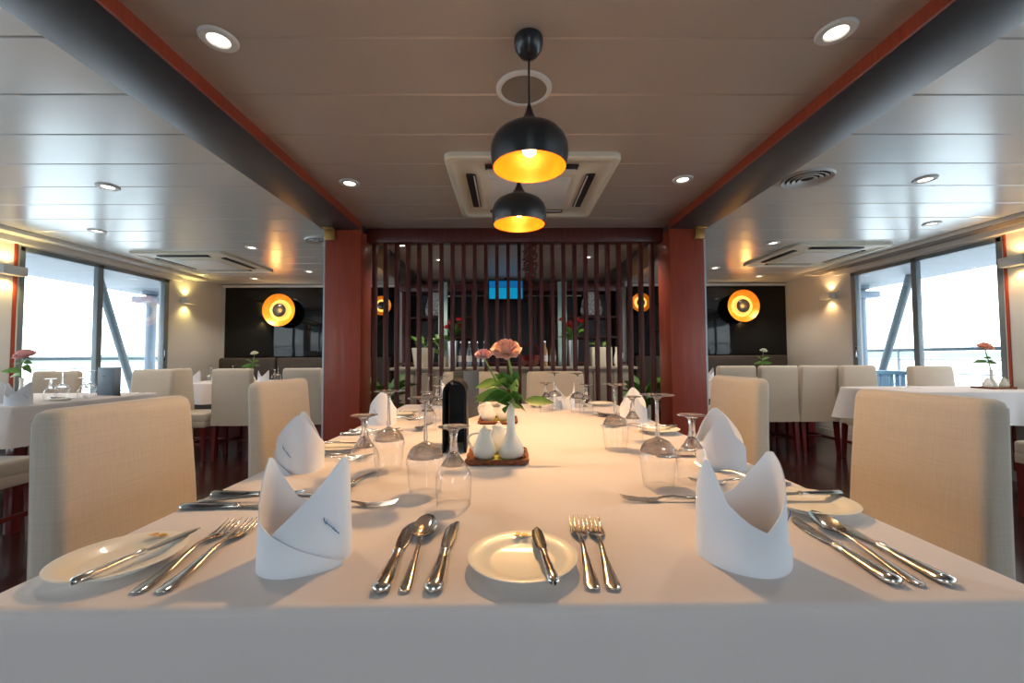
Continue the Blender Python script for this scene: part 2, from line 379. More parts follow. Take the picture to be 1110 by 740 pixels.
# ------------------------------------------------------------------ ceiling fixtures
def downlight():
    t = thing('downlight', 'x', 'ceiling light')
    bm = BM(); lathe(bm, [(.033, -.004), (.036, -.008), (.055, -.008), (.060, -.003), (.060, 0), (.033, 0)], 32, cap=False); finish('trim_ring', bm, 'white', t)
    bm = BM(); lathe(bm, [(0, -.002), (.034, -.002), (.034, 0), (0, 0)], 24, cap=False); finish('lens', bm, 'lens', t)
    return t
DL = [(-.974, 1.372, 'round recessed downlight nearest the camera, left of the pendant lamps'),
      (1.098, 1.335, 'round recessed downlight nearest the camera, right of the pendant lamps'),
      (-.974, 2.53, 'downlight in the centre ceiling close above the left red column'),
      (1.069, 2.484, 'downlight in the centre ceiling close above the right red column'),
      (-2.50, 2.58, 'nearest downlight in the glossy ceiling left of the dark beam'),
      (-3.454, 3.483, 'downlight in the left ceiling nearest the window wall'),
      (-2.489, 4.02, 'downlight in the left ceiling beside the air conditioner panel'),
      (-2.475, 5.15, 'downlight in the left ceiling beyond the air conditioner, near the red column'),
      (-3.42, 5.6, 'farthest small downlight before the left black wall panel'),
      (2.567, 2.489, 'nearest downlight in the glossy ceiling right of the dark beam'),
      (3.483, 3.341, 'downlight in the right ceiling nearest the window wall'),
      (2.536, 3.909, 'downlight in the right ceiling left of the air conditioner panel'),
      (2.53, 5.015, 'downlight in the right ceiling near the top of the red column'),
      (3.399, 5.55, 'farthest small downlight before the right black wall panel'),
      (-.75, 4.55, 'added bar downlight behind the slat screen, left side'),  # downlights from here on are added to brighten the bar
      (.86, 4.45, 'added bar downlight behind the slat screen, right side'),
      (-1.02, 3.95, 'added downlight just behind the top of the slat screen at its left end'),
      (1.12, 3.85, 'added downlight just behind the top of the slat screen at its right end')]
for x, y, lb in DL:
    place(downlight, 'dl', lb, (x, y, H), group='recessed downlights')
    L = bpy.data.lights.new('downlight_lamp', 'SPOT'); L.energy = 15 if y < 2 else (8 if y < 3.3 else (26 if abs(x) > 1.6 else 36)); L.color = (1, .86, .70); L.spot_size = radians(120); L.spot_blend = .6; L.shadow_soft_size = .03
    lo = bpy.data.objects.new('downlight_lamp', L); COL.objects.link(lo); lo.location = (x, y, H-.02)

def ac_panel():
    t = thing('air_conditioner', 'x', 'air conditioner')
    bm = BM(); s = .475
    # outer frame with raised rounded rim, hollow centre
    def rr(s, z, r=.05, n=6):
        pts = []
        for cx, cy, a0 in ((1, 1, 0), (-1, 1, 90), (-1, -1, 180), (1, -1, 270)):
            for k in range(n+1):
                a = radians(a0+90*k/n); pts.append((cx*(s-r)+r*cos(a), cy*(s-r)+r*sin(a), z))
        return [bm.verts.new(p) for p in pts]
    rings = [rr(s, 0), rr(s, -.022), rr(s-.008, -.030), rr(s-.035, -.030), rr(s-.042, -.024), rr(s-.105, -.014, .04), rr(.285, -.030, .03), rr(.28, -.034, .03)]
    for A, B in zip(rings, rings[1:]):
        m_ = len(A)
        for k in range(m_): bm.faces.new((A[k], A[(k+1) % m_], B[(k+1) % m_], B[k]))
    bm.faces.new(rings[-1]); finish('frame', bm, 'acwhite', t, angle=30)
    bm = BM(); box(bm, -.24, .24, -.24, .24, -.040, -.034, .004); finish('intake_grille', bm, 'white', t)
    for k in range(4):
        bm = BM(); R = Matrix.Rotation(k*pi/2, 4, 'Z')
        box(bm, -.26, .26, .320, .375, -.029, -.018, .004, mtx=R); v = finish('air_slot', bm, 'dark', t)
        bm = BM(); box(bm, -.25, .25, .325, .333, -.033, -.027, mtx=R); finish('louver', bm, 'white', v)
    return t
place(ac_panel, 'ac', 'cream square air conditioner panel in the centre ceiling behind the pendants', (.135, 2.62, H), group='ceiling air conditioners')
place(ac_panel, 'ac', 'cream square air conditioner panel in the left ceiling by the windows', (-3.34, 4.62, H), group='ceiling air conditioners')
place(ac_panel, 'ac', 'cream square air conditioner panel in the right ceiling by the windows', (3.24, 4.38, H), group='ceiling air conditioners')
# round speaker and diffusers
t = thing('ceiling_speaker', 'round flat speaker grille in the ceiling behind the front pendant cord', 'speaker', (.068, 1.632, H))
bm = BM(); lathe(bm, [(.092, -.004), (.092, -.010), (.104, -.010), (.112, -.004), (.112, 0), (.092, 0)], 48, cap=False); finish('rim', bm, 'white', t)
bm = BM(); lathe(bm, [(0, -.005), (.093, -.005), (.093, 0), (0, 0)], 48, cap=False); finish('grille', bm, 'greygrille', t)
def diffuser():
    t = thing('ceiling_vent', 'x', 'air vent')
    bm = BM(); lathe(bm, [(.115, -.004), (.135, -.014), (.140, 0), (.115, 0)], 40, cap=False); finish('rim', bm, 'white', t)
    bm = BM(); lathe(bm, [(0, -.002), (.116, -.002), (.116, 0), (0, 0)], 32, cap=False); finish('backing', bm, 'dark', t)
    for r in (.09, .062, .034):
        bm = BM(); lathe(bm, [(r, -.004), (r+.016, -.016), (r+.018, -.012), (r+.004, -.002)], 32, cap=False); finish('ring', bm, 'white', t)
    return t
place(diffuser, 'dif', 'round ringed air vent in the right ceiling beside the dark beam', (1.826, 2.474, H), group='round ceiling vents')
place(diffuser, 'dif', 'round air vent in the left ceiling half hidden by the red column', (-1.72, 3.8, H), group='round ceiling vents')

def pendant():
    t = thing('pendant_lamp', 'x', 'pendant lamp')   # origin: ceiling
    bm = BM(); lathe(bm, [(0, 0), (.048, 0), (.050, -.012), (.046, -.035), (.030, -.058), (.008, -.068), (0, -.068)], 32, cap=False); finish('ceiling_cup', bm, 'pendantblack', t)
    bm = BM(); tube(bm, [(0, 0, -.06), (0, 0, -.24)], .0035, 8); finish('cord', bm, 'pendantblack', t)
    out = [(.005, -.226), (.009, -.242), (.014, -.258), (.022, -.276), (.033, -.292), (.052, -.306), (.080, -.318), (.105, -.332), (.121, -.352), (.129, -.376), (.130, -.400), (.127, -.425), (.123, -.445)]
    bm = BM(); lathe(bm, out+[(.1215, -.445)], 56, cap=False); s = finish('shade', bm, 'pendantblack', t)
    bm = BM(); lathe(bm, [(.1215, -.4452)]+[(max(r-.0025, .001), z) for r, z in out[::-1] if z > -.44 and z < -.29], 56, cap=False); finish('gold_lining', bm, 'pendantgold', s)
    bm = BM(); lathe(bm, [(0, -.31), (.020, -.31), (.020, -.345), (0, -.345)], 20, cap=False); finish('socket', bm, 'pendantblack', s)
    bm = BM(); lathe(bm, [(.014, -.345), (.021, -.360), (.025, -.378), (.021, -.396), (.011, -.405), (0, -.407)], 24, cap=False); finish('bulb', bm, 'bulb', t)
    return t
for x, y, lb in ((.074, 1.37, 'black onion-shaped pendant lamp with gold lining, nearer one'), (.055, 1.97, 'black onion-shaped pendant lamp with gold lining, farther smaller-looking one')):
    place(pendant, 'pend', lb, (x, y, H), group='pendant lamps over the table')
    L = bpy.data.lights.new('pendant_bulb', 'SPOT'); L.energy = 38 if y < 1.6 else 20; L.color = (1, .58, .24); L.shadow_soft_size = .035; L.spot_size = radians(150); L.spot_blend = .8
    lo = bpy.data.objects.new('pendant_bulb', L); COL.objects.link(lo); lo.location = (x, y, H-.43)
    L = bpy.data.lights.new('pendant_glow', 'POINT'); L.energy = 1.6; L.color = (1, .5, .16); L.shadow_soft_size = .02
    lo = bpy.data.objects.new('pendant_glow', L); COL.objects.link(lo); lo.location = (x, y, H-.425)

def sconce():
    t = thing('wall_sconce', 'x', 'wall light')     # mounted on a wall, sticks out along +x
    bm = BM(); box(bm, 0, .02, -.03, .03, -.03, .03); finish('mount', bm, 'white', t)
    bm = BM(); w = .085
    for z0, z1 in ((-.038, .038),):
        box(bm, .085, .095, -w, w, z0, z1, .002); box(bm, .02, .095, -w, -w+.008, z0, z1, .002); box(bm, .02, .095, w-.008, w, z0, z1, .002); box(bm, .018, .026, -w, w, z0, z1, .002)
    finish('shade', bm, 'white', t)
    bm = BM(); box(bm, .035, .078, -.06, .06, -.02, .02); finish('bulb', bm, 'sconceglow', t)
    return t
SC = [(XL, 5.40, 1.77, 0, (1, .75, .25), 'white box wall light on the cream wall beside the left black panel'),
      (XL, 3.477, 1.765, 0, (1, .75, .3), 'white box wall light between the red battens at the left edge'),
      (XR, 5.20, 1.77, pi, (1, .58, .25), 'white box wall light on the cream wall beside the right black panel'),
      (XR, 3.25, 1.765, pi, (1, .55, .2), 'white box wall light on the narrow pier at the right edge')]
for x, y, z, rz, c, lb in SC:
    place(sconce, 'sconce', lb, (x, y, z), rz, group='wall sconces')
    for dz in (.05, -.05):
        L = bpy.data.lights.new('sconce_lamp', 'SPOT'); L.energy = 5; L.color = c; L.spot_size = radians(130); L.spot_blend = .8; L.shadow_soft_size = .02
        lo = bpy.data.objects.new('sconce_lamp', L); COL.objects.link(lo); lo.location = (x+(.055 if rz == 0 else -.055), y, z+dz); lo.rotation_euler = (0 if dz < 0 else pi, 0, 0)

def disc_lamp():
    t = thing('dish_lamp', 'x', 'wall light')      # faces -y, wall at y=0
    R = Matrix.Rotation(radians(90), 4, 'X')       # lathe z -> -y
    bm = BM(); lathe(bm, [(.02, 0), (.03, .01), (.025, .03), (.025, .05)], 20, mtx=R); finish('mount', bm, 'pendantblack', t)
    bm = BM(); lathe(bm, [(0, .05), (.10, .055), (.19, .085), (.235, .13), (.232, .134)], 48, mtx=R, cap=False); s = finish('dish', bm, 'pendantblack', t)
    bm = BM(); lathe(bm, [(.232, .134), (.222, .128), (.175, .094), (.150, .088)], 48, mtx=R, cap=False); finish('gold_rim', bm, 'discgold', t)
    bm = BM(); lathe(bm, [(.150, .088), (.100, .072), (0, .064)], 48, mtx=R, cap=False); finish('gold_centre', bm, 'discbright', t)
    bm = BM(); lathe(bm, [(0, .10), (.07, .105), (.098, .12), (.07, .135), (0, .14)], 32, mtx=R, cap=False); finish('cap_disc', bm, 'pendantblack', t)
    bm = BM(); tube(bm, [(0, -.06, 0), (0, -.11, 0)], .012, 8); finish('rod', bm, 'pendantblack', t)
    return t
for x, y, z, s, lb, c in ((-3.28, YF-.03, 1.71, 1, 'large round gold dish lamp on the left black wall panel', 1), (3.40, YF-.03, 1.745, 1, 'large round gold dish lamp on the right black wall panel', 1)):
    place(disc_lamp, 'disc', lb, (x, y, z), group='gold dish wall lamps', scale=(s, s, s))
    L = bpy.data.lights.new('dish_glow', 'POINT'); L.energy = 3; L.color = (1, .5, .12); L.shadow_soft_size = .05
    lo = bpy.data.objects.new('dish_glow', L); COL.objects.link(lo); lo.location = (x, y-.22, z)
# brass brackets at the column heads
def bracket():
    t = thing('corner_bracket', 'x', 'bracket')
    bm = BM(); box(bm, -.04, .04, -.025, 0, -.09, 0, .004); finish('plate', bm, 'ochre', t)
    bm = BM(); box(bm, -.04, .04, -.07, -.025, -.016, 0, .003); finish('flange', bm, 'ochre', t)
    return t
place(bracket, 'brk', 'small brass bracket at the top of the left red column', (-1.42, 3.30, H-.05), group='column brackets')
place(bracket, 'brk', 'small brass bracket at the top of the right red column', (1.54, 3.30, H-.05), group='column brackets')

# ------------------------------------------------------------------ slat screen
t = thing('slat_screen', 'dark red wooden screen of tall upright slats between the two red columns', 'screen', (0, 3.48, 0))
bm = BM(); box(bm, -1.175, 1.30, -.05, .05, 1.98, H-.001, .004); finish('header', bm, 'slat', t)
bm = BM(); box(bm, -1.175, 1.30, -.04, .04, 0, .06, .004); finish('sill', bm, 'slat', t)
for k in range(26):
    x = -1.12+.0934*k
    bm = BM(); box(bm, x-.0145, x+.0145, -.032, .032, .06, 1.98, .003); finish('slat', bm, 'slat', t)
# carved ornament hanging on the screen
t = thing('carved_ornament', 'dark carved openwork wooden ornament hanging high on the slat screen', 'ornament', (.18, 3.415, 1.98))
bm = BM()
tube(bm, [(0, 0, 0), (0, -.01, -.03)], .006)
for k, (z, w) in enumerate(((-.06, .055), (-.13, .060), (-.21, .062), (-.28, .050))):
    tube(bm, [(w*cos(a)*(.85+.15*cos(3*a)), -.012, z+.038*sin(a)) for a in [2*pi*i/20 for i in range(20)]], .009, 6, closed=True)
    tube(bm, [(w*.5*cos(a), -.020, z+.022*sin(a)*(1+.4*sin(2*a))) for a in [2*pi*i/14 for i in range(14)]], .008, 6, closed=True)
    tube(bm, [(-w, -.012, z-.03), (0, -.02, z), (w, -.012, z+.03)], .007, 6)
    tube(bm, [(-w*.8, -.012, z+.03), (0, -.018, z-.01), (w*.9, -.012, z-.028)], .006, 6)
finish('carving', bm, 'slat', t)
bm = BM(); lathe(bm, [(0, 0), (.014, -.006), (.017, -.02), (.010, -.032), (0, -.034)], 14, z0=-.315, cap=False); finish('bead', bm, 'slat', t)

# ------------------------------------------------------------------ bar area behind the screen
t = thing('bar_counter', 'beige panelled bar counter behind the slat screen', 'bar counter', (.06, 4.6, 0))
bm = BM(); box(bm, -1.32, 1.32, 0, .45, 0, .88, .004)
finish('body', bm, 'counter', t)
for k in range(12):
    bm = BM(); x = -1.30+.2183*k; box(bm, x, x+.2, -.014, 0, .05, .86, .004); finish('front_panel', bm, 'counter', t)
bm = BM(); box(bm, -1.36, 1.36, -.04, .48, .88, .91, .005); finish('top', bm, 'counter', t)
t = thing('back_shelf', 'tall dark wooden bar cabinet with shelves against the far wall', 'shelf unit', (.06, YF, 0))
bm = BM(); box(bm, -1.55, 1.55, -.06, 0, 0, 1.93); finish('back_panel', bm, 'darkwall', t)
for z in (1.30, 1.58): 
    for a, b in ((-1.5, -.55), (.55, 1.5)):
        bm = BM(); box(bm, a, b, -.40, -.06, z-.02, z, .003); finish('shelf', bm, 'slat', t)
bm = BM(); box(bm, -1.55, 1.55, -.42, -.06, .92, .95); finish('shelf', bm, 'slat', t)
bm = BM(); box(bm, -1.55, 1.55, -.40, -.06, 1.93, 2.04, .004); finish('cornice', bm, 'slat', t)
for x in (-1.5, -.55, .55, 1.5):
    bm = BM(); box(bm, x-.02, x+.02, -.40, -.06, 0, 1.93, .003); finish('upright', bm, 'slat', t)
for x in (-.35, -.12, .11, .34):
    bm = BM(); box(bm, x-.015, x+.015, -.10, -.06, .95, 1.93); finish('batten', bm, 'legwood', t)
bm = BM(); tube(bm, [(-.95, -.41, 1.86), (.95, -.41, 1.86)], .010); finish('metal_rail', bm, 'chrome', t)
def bar_bottle(m):
    def f():
        t = thing('bottle', 'x', 'bottle')
        bm = BM(); lathe(bm, [(0, 0), (.035, 0), (.036, .02), (.036, .17), (.030, .20), (.013, .225), (.012, .28), (0, .28)], 16, cap=False); finish('body', bm, m, t)
        bm = BM(); lathe(bm, [(0, .275), (.014, .275), (.014, .295), (0, .295)], 12, cap=False); finish('cap', bm, 'silver', t)
        bm = BM(); lathe(bm, [(.0365, .06), (.0365, .13)], 16, cap=False); finish('label_band', bm, 'paper', t)
        return t
    return f
for k, x in enumerate((-.55, -.45, -.36, -.27)):
    place(bar_bottle('bottle'), 'b1', 'blue-grey bottle on the bar counter left of the roses, %s' % ('first from the left', 'second from the left', 'third from the left', 'nearest the roses')[k], (x, 4.78, .91), group='bottles on the bar left')
for k, x in enumerate((.42, .51)):
    place(bar_bottle('amber'), 'b2', 'amber bottle on the bar counter, %s' % ('left of the pair', 'right of the pair beside the tall silver vase')[k], (x, 4.78, .91), group='amber bottles on the bar')
for k, x in enumerate((-1.2, -.95, -.72)):
    place(bar_bottle('bottle'), 'b1', 'dark bottle on the lower left back shelf, %s' % ('leftmost', 'middle', 'rightmost')[k], (x, 5.88, .95), group='bottles on the back shelf')

def leaf_mesh(bm, base, direc, L, W, droop=.2, up=Vector((0, 0, 1)), fold=.25, roll=None):
    d = Vector(direc).normalized(); s = d.cross(up)
    if s.length < .05: s = d.cross(Vector((1, 0, 0)))
    s.normalize()
    if roll is None: roll = random.choice((-1, 1))*random.uniform(.5, 1.1) if L > .03 else 0
    s = Matrix.Rotation(roll, 3, d) @ s; nrm = s.cross(d); N = 7; rows = []
    for i in range(N+1):
        u = i/N; w = W*.5*(sin(pi*u**.8))**.9 if 0 < u < 1 else .0006
        c = Vector(base)+d*L*u-Vector((0, 0, 1))*droop*L*u*u
        rows.append([bm.verts.new(c-s*w+nrm*w*fold), bm.verts.new(c), bm.verts.new(c+s*w+nrm*w*fold)])
    for A, B in zip(rows, rows[1:]):
        bm.faces.new((A[0], A[1], B[1], B[0])); bm.faces.new((A[1], A[2], B[2], B[1]))
def bloom_mesh(bm, c, R, rows=((1.0, 8, .34), (.88, 8, .52), (.72, 7, .66), (.55, 6, .76), (.38, 5, .82), (.20, 4, .84)), hgt=.95):
    c = Vector(c)
    for ri, (rr, n, rise) in enumerate(rows):
        for k in range(n):
            a0 = 2*pi*k/n+ri*.7; wid = 2*pi/n*.72; G = 6
            grid = []
            for i in range(G+1):
                u = i/G; row = []
                for j in range(-3, 4):
                    v = j/3; a = a0+v*wid*(.35+.65*sin(pi*min(u*.62+.05, 1)))
                    r = R*rr*(.10+.90*u**.62)*(1-.13*abs(v)**2*u)*(1+.05*sin(5*v+2.3*k+ri)*u)
                    curl = max(0, u-.75)*R*(.45 if ri < 3 else .15)
                    z = R*hgt*(rise*u**1.25)-curl+R*.05*sin(7*v+k*1.7)*u
                    row.append(bm.verts.new(c+Vector((r*cos(a), r*sin(a), z))))
                grid.append(row)
            for i in range(G):
                for j in range(6): bm.faces.new((grid[i][j], grid[i][j+1], grid[i+1][j+1], grid[i+1][j]))
def bez(p0, p1, p2, n=8):
    p0, p1, p2 = Vector(p0), Vector(p1), Vector(p2)
    return [p0*(1-u)**2+p1*2*u*(1-u)+p2*u*u for u in [i/n for i in range(n+1)]]
def rose(label, loc, top, R, m='petal', stem_base=(0, 0, 0), bend=(0, 0, .1), leaves=(), group=None, leafm='leaf', tilt=None):
    """loc = vase mouth; others are offsets"""
    t = thing('rose', label, 'flower', loc, group=group)
    pts = bez(stem_base, bend, top)
    bm = BM(); tube(bm, pts, R*.055+.0008, 8); st = finish('stem', bm, 'stem', t)
    bm = BM(); bloom_mesh(bm, (0, 0, 0), R)
    if tilt: bmesh.ops.rotate(bm, cent=(0, 0, 0), matrix=Matrix.Rotation(tilt, 3, 'X'), verts=bm.verts)
    bmesh.ops.translate(bm, vec=Vector(top), verts=bm.verts)
    finish('bloom', bm, m, t, angle=80)
    bm = BM()
    for k in range(5):
        a = 2*pi*k/5; leaf_mesh(bm, Vector(top)-Vector((0, 0, R*.05)), (cos(a), sin(a), -.1), R*.6, R*.2, .2)
    finish('sepals', bm, 'leaflight', t)
    for b_, d_, L_, W_, dr, lm in leaves:
        bm = BM(); leaf_mesh(bm, b_, d_, L_, W_, dr); finish('leaf', bm, lm, t)
    return t
def pot_plant(name, label, loc, potm, pr, ph, n, L, flower=None, lm='leaf', boxy=False):
    t = thing(name, label, 'plant', loc)
    bm = BM()
    if boxy: box(bm, -pr, pr, -pr*.7, pr*.7, 0, ph, .008)
    else: lathe(bm, [(0, 0), (pr*.72, 0), (pr*.8, ph*.1), (pr, ph*.95), (pr, ph), (pr*.88, ph), (pr*.85, ph*.85), (0, ph*.85)], 28, cap=False)
    finish('pot', bm, potm, t)
    bm = BM(); rnd = random.Random(label)
    for k in range(n):
        a = rnd.random()*2*pi; e = .5+rnd.random()*1.6
        leaf_mesh(bm, (.3*pr*cos(a), .3*pr*sin(a), ph*.85+rnd.random()*L*.5), (cos(a), sin(a), e), L*(.5+.5*rnd.random()), L*.22, .35)
    finish('foliage', bm, lm, t)
    if flower:
        for k in range(flower[1]):
            a = rnd.random()*2*pi; r = rnd.random()*L*.6; z = ph+L*(.5+.5*rnd.random())
            p = (r*cos(a), r*sin(a)*.6, z)
            bm = BM(); tube(bm, bez((0, 0, ph*.8), (0, 0, ph+L*.4), p, 5), .003, 6); st = finish('stem', bm, 'stem', t)
            bm = BM(); bloom_mesh(bm, p, flower[2], rows=((.95, 6, .2), (.6, 5, .6), (.3, 4, .9))); finish('blossom', bm, flower[0], st, angle=80)
    return t
# on the bar counter (top z .91)
pot_plant('potted_plant', 'cream round pot with trailing green leaves at the left end of the bar', (-.97, 4.75, .91), 'pot', .13, .22, 12, .22)
pot_plant('orchid', 'pale flowering orchid in a small pot behind the cream pot on the bar', (-.76, 4.92, .91), 'pot', .07, .12, 6, .34, ('petalwhite', 6, .028))
pot_plant('flower_vase', 'tall silver vase of red flowers on the left part of the bar', (-.64, 4.74, .91), 'silvervase', .062, .30, 14, .24, ('petalred', 16, .042))
pot_plant('flower_vase', 'tall silver vase of red flowers on the right part of the bar', (.74, 4.74, .91), 'silvervase', .062, .30, 14, .24, ('petalred', 16, .042))
pot_plant('planter_box', 'square cream planter with green leaves at the right end of the bar', (1.06, 4.76, .91), 'pot', .115, .22, 10, .14, boxy=True, lm='leaflight')
t = thing('white_jug', 'slim white jug standing beside the square cream planter', 'jug', (1.24, 4.72, .91))
bm = BM(); lathe(bm, [(0, 0), (.03, 0), (.042, .05), (.040, .10), (.020, .17), (.026, .22), (.024, .22), (0, .16)], 20, cap=False); finish('body', bm, 'china', t)
bm = BM(); tube(bm, bez((.03, 0, .06), (.10, 0, .12), (.022, 0, .2)), .006); finish('handle', bm, 'china', t)
t = thing('lacquer_bowl', 'dark red round lacquered basket with a high arched rim on the bar behind the roses', 'basket', (.24, 4.74, .91))
bm = BM(); lathe(bm, [(0, 0), (.06, 0), (.10, .03), (.125, .09), (.13, .13), (.125, .13), (.10, .05), (0, .02)], 28, cap=False); finish('bowl', bm, 'redglass', t)
bm = BM(); tube(bm, [(.125*cos(a), 0, .12+.15*sin(a)) for a in [pi*i/14 for i in range(15)]], .007); finish('handle', bm, 'redglass', t)
for x, lb in ((-.80, 'pale teal glass column standing on the bar at the left'), (.665, 'pale teal glass column standing on the bar at the right')):
    t = thing('glass_column', lb, 'column', (x, 5.10, 0), group='teal glass columns')
    bm = BM(); box(bm, -.055, .055, -.02, .02, .03, 1.95, .003); finish('glass_sheet', bm, 'teal', t)
    bm = BM(); box(bm, -.07, .07, -.03, .03, 0, .03, .003); finish('foot', bm, 'chrome', t)
# carvings on the back shelf
def carving(lb, x, z):
    t = thing('white_carving', lb, 'ornament', (x, 5.85, z), group='white tree carvings')
    bm = BM(); box(bm, -.10, .10, -.05, .05, 0, .03, .004); finish('base', bm, 'slat', t)
    bm = BM(); rnd = random.Random(x)
    rows = []
    for i in range(9):
        u = i/8; w = .13*(.75+.35*sin(u*3+1))*(1-.25*u*u); rows.append([bm.verts.new((w*cos(a)*(1+.15*rnd.random()), .04*sin(a), .03+.40*u)) for a in [2*pi*k/16 for k in range(16)]])
    for A, B in zip(rows, rows[1:]):
        for k in range(16): bm.faces.new((A[k], A[(k+1) % 16], B[(k+1) % 16], B[k]))
    bm.faces.new(rows[0]); bm.faces.new(rows[-1]); finish('body', bm, 'art', t)
carving('white carved ornament on the upper left back shelf', -1.02, 1.58); carving('white carved ornament on the upper right back shelf', 1.18, 1.58)
# TV
t = thing('television', 'small blue-glowing screen high above the bar behind the slats', 'television', (-.03, 5.6, 1.80))
bm = BM(); box(bm, -.24, .24, 0, .03, 0, .27, .006); finish('casing', bm, 'menublack', t)
bm = BM(); box(bm, -.225, .225, -.003, 0, .012, .16); finish('screen', bm, 'screencyan', t)
bm = BM(); box(bm, -.225, .225, -.003, 0, .165, .255); finish('screen', bm, 'screenblue', t)
bm = BM(); tube(bm, [(0, .015, .26), (0, .015, H-1.80)], .012); finish('ceiling_mount', bm, 'menublack', t)
# small lamps seen through the slats
for x, y, z, s, lb in ((-1.82, 6.03, 1.77, .6, 'small gold dish lamp low behind the left end of the slat screen'), (1.92, 6.03, 1.80, .6, 'small gold dish lamp low behind the right end of the slat screen')):
    place(disc_lamp, 'disc', lb, (x, y, z), group='gold dish wall lamps', scale=(s, s, s))
for x, y, lb in ((-1.28, 4.15, 'gold lined dish lamp turned edge-on near the ceiling behind the left end of the slats'), (1.40, 4.15, 'gold lined dish lamp turned edge-on near the ceiling behind the right end of the slats')):
    pass
# leafy plants on the floor at both ends
pot_plant('potted_palm', 'green leafy floor plant behind the left end of the slat screen', (-1.22, 4.12, 0), 'pot', .11, .55, 40, .40)
pot_plant('potted_palm', 'green leafy floor plant behind the right end of the slat screen', (1.34, 4.12, 0), 'pot', .11, .55, 40, .40)

# ------------------------------------------------------------------ chairs
def chair():
    t = thing('dining_chair', 'x', 'chair')        # seat faces +y, backrest outer plane at y=0
    W = .205
    bm = BM()
    # padded back: rounded slab built from rounded-rect rings
    def ring(z, w, y0, y1, r):
        pts = []
        for cx, cy, a0 in ((w-r, y1-r, 0), (-(w-r), y1-r, 90), (-(w-r), y0+r, 180), (w-r, y0+r, 270)):
            for k in range(6):
                a = radians(a0+18*k); pts.append(bm.verts.new((cx+r*cos(a), cy+r*sin(a), z)))
        return pts
    rs = [ring(.35, W+.004, .002, .085, .020), ring(.50, W, .002, .082, .022), ring(.70, W-.003, -.004, .070, .024), ring(.85, W-.006, -.012, .058, .024),
          ring(.895, W-.008, -.014, .054, .024), ring(.912, W-.014, -.010, .050, .022), ring(.920, W-.028, .000, .040, .015)]
    for A, B in zip(rs, rs[1:]):
        for k in range(24): bm.faces.new((A[k], A[(k+1) % 24], B[(k+1) % 24], B[k]))
    bm.faces.new(rs[0]); bm.faces.new(rs[-1])
    bk = finish('backrest', bm, 'linen', t, angle=60)
    bm = BM()
    tube(bm, [(W-.012, .006, .36), (W-.018, -.004, .70), (W-.022, -.012, .90)], .0025, 6); finish('piping', bm, 'linen', bk); bm = BM()
    tube(bm, [(-W+.012, .006, .36), (-W+.018, -.004, .70), (-W+.022, -.012, .90)], .0025, 6); finish('piping', bm, 'linen', bk)
    bm = BM(); box(bm, -W+.004, W-.004, .07, .45, .385, .475, .022, 4); finish('seat', bm, 'linen', t, angle=60)
    bm = BM(); box(bm, -W+.006, W-.006, .075, .445, .335, .40, .006, 2); finish('skirt', bm, 'linen', t)
    for sx in (-1, 1):
        for y0, y1, o_ in ((.035, .045, -.025), (.42, .42, .01)):
            bm = BM()
            A = [bm.verts.new((sx*(W-.03)+dx*.020, y0+dy*.020, .345)) for dx, dy in ((1, 1), (-1, 1), (-1, -1), (1, -1))]
            B = [bm.verts.new((sx*(W-.03)+dx*.014, y0+o_+dy*.014, 0)) for dx, dy in ((1, 1), (-1, 1), (-1, -1), (1, -1))]
            for k in range(4): bm.faces.new((A[k], A[(k+1) % 4], B[(k+1) % 4], B[k]))
            bm.faces.new(A); bm.faces.new(B); finish('leg', bm, 'legwood', t)
    for sx in (-1, 1):
        bm = BM(); box(bm, sx*(W-.03)-.008, sx*(W-.03)+.008, .03, .425, .15, .175, .002); finish('stretcher', bm, 'legwood', t)
    bm = BM(); box(bm, -W+.035, W-.035, .22, .24, .153, .172, .002); finish('stretcher', bm, 'legwood', t)
    return t
G = 'cream slip-covered dining chairs'
CH = [(-.925, .99, -90, 'large cream linen chair in the left foreground at the set table'),
      (1.10, 1.085, 92, 'large cream linen chair in the right foreground at the set table'),
      (-1.07, 1.93, -91, 'cream chair on the left long side of the set table, second from the camera'),
      (1.12, 1.99, 91, 'cream chair on the right long side of the set table, second from the camera'),
      (-.262, 2.93, 180, 'cream chair at the far end of the set table, behind the roses and menus'),
      (.325, 2.93, 180, 'cream chair at the far end of the set table, right of the roses'),
      (-2.78, 4.20, 0, 'cream chair with its back to the camera between the left foreground chair and the column'),
      (-2.10, 4.25, 0, 'cream chair with its back to the camera just left of the left red column'),
      (-3.48, 4.36, -88, 'cream chair seen from its side at the left end of the rear left table'),
      (-3.47, 4.13, 180, 'cream chair facing the camera behind the left window table, right one'),
      (-3.98, 3.73, 180, 'cream chair facing the camera behind the left window table, nearest the glass'),
      (-2.88, 1.98, 0, 'cream chair at the near side of the left window table, cut by the left edge'),
      (2.33, 4.22, 0, 'cream chair with its back to the camera just right of the right red column'),
      (2.76, 4.22, 0, 'cream chair with its back to the camera, middle of three at the rear right table'),
      (3.18, 4.22, 0, 'cream chair with its back to the camera, rightmost of three at the rear right table'),
      (3.52, 4.19, 180, 'cream chair facing the camera behind the right window table, left one'),
      (3.89, 3.83, 180, 'cream chair facing the camera behind the right window table, in front of the mullion'),
      (3.42, 2.20, 0, 'cream chair at the near side of the right window table, cut by the right edge')]
for x, y, r, lb in CH: place(chair, 'chair', lb, (x, y, 0), radians(r), group=G, scale=(.88, 1, 1) if (abs(x) < 1.2 and y < 1.5) or x == 3.52 else (1, 1, 1))

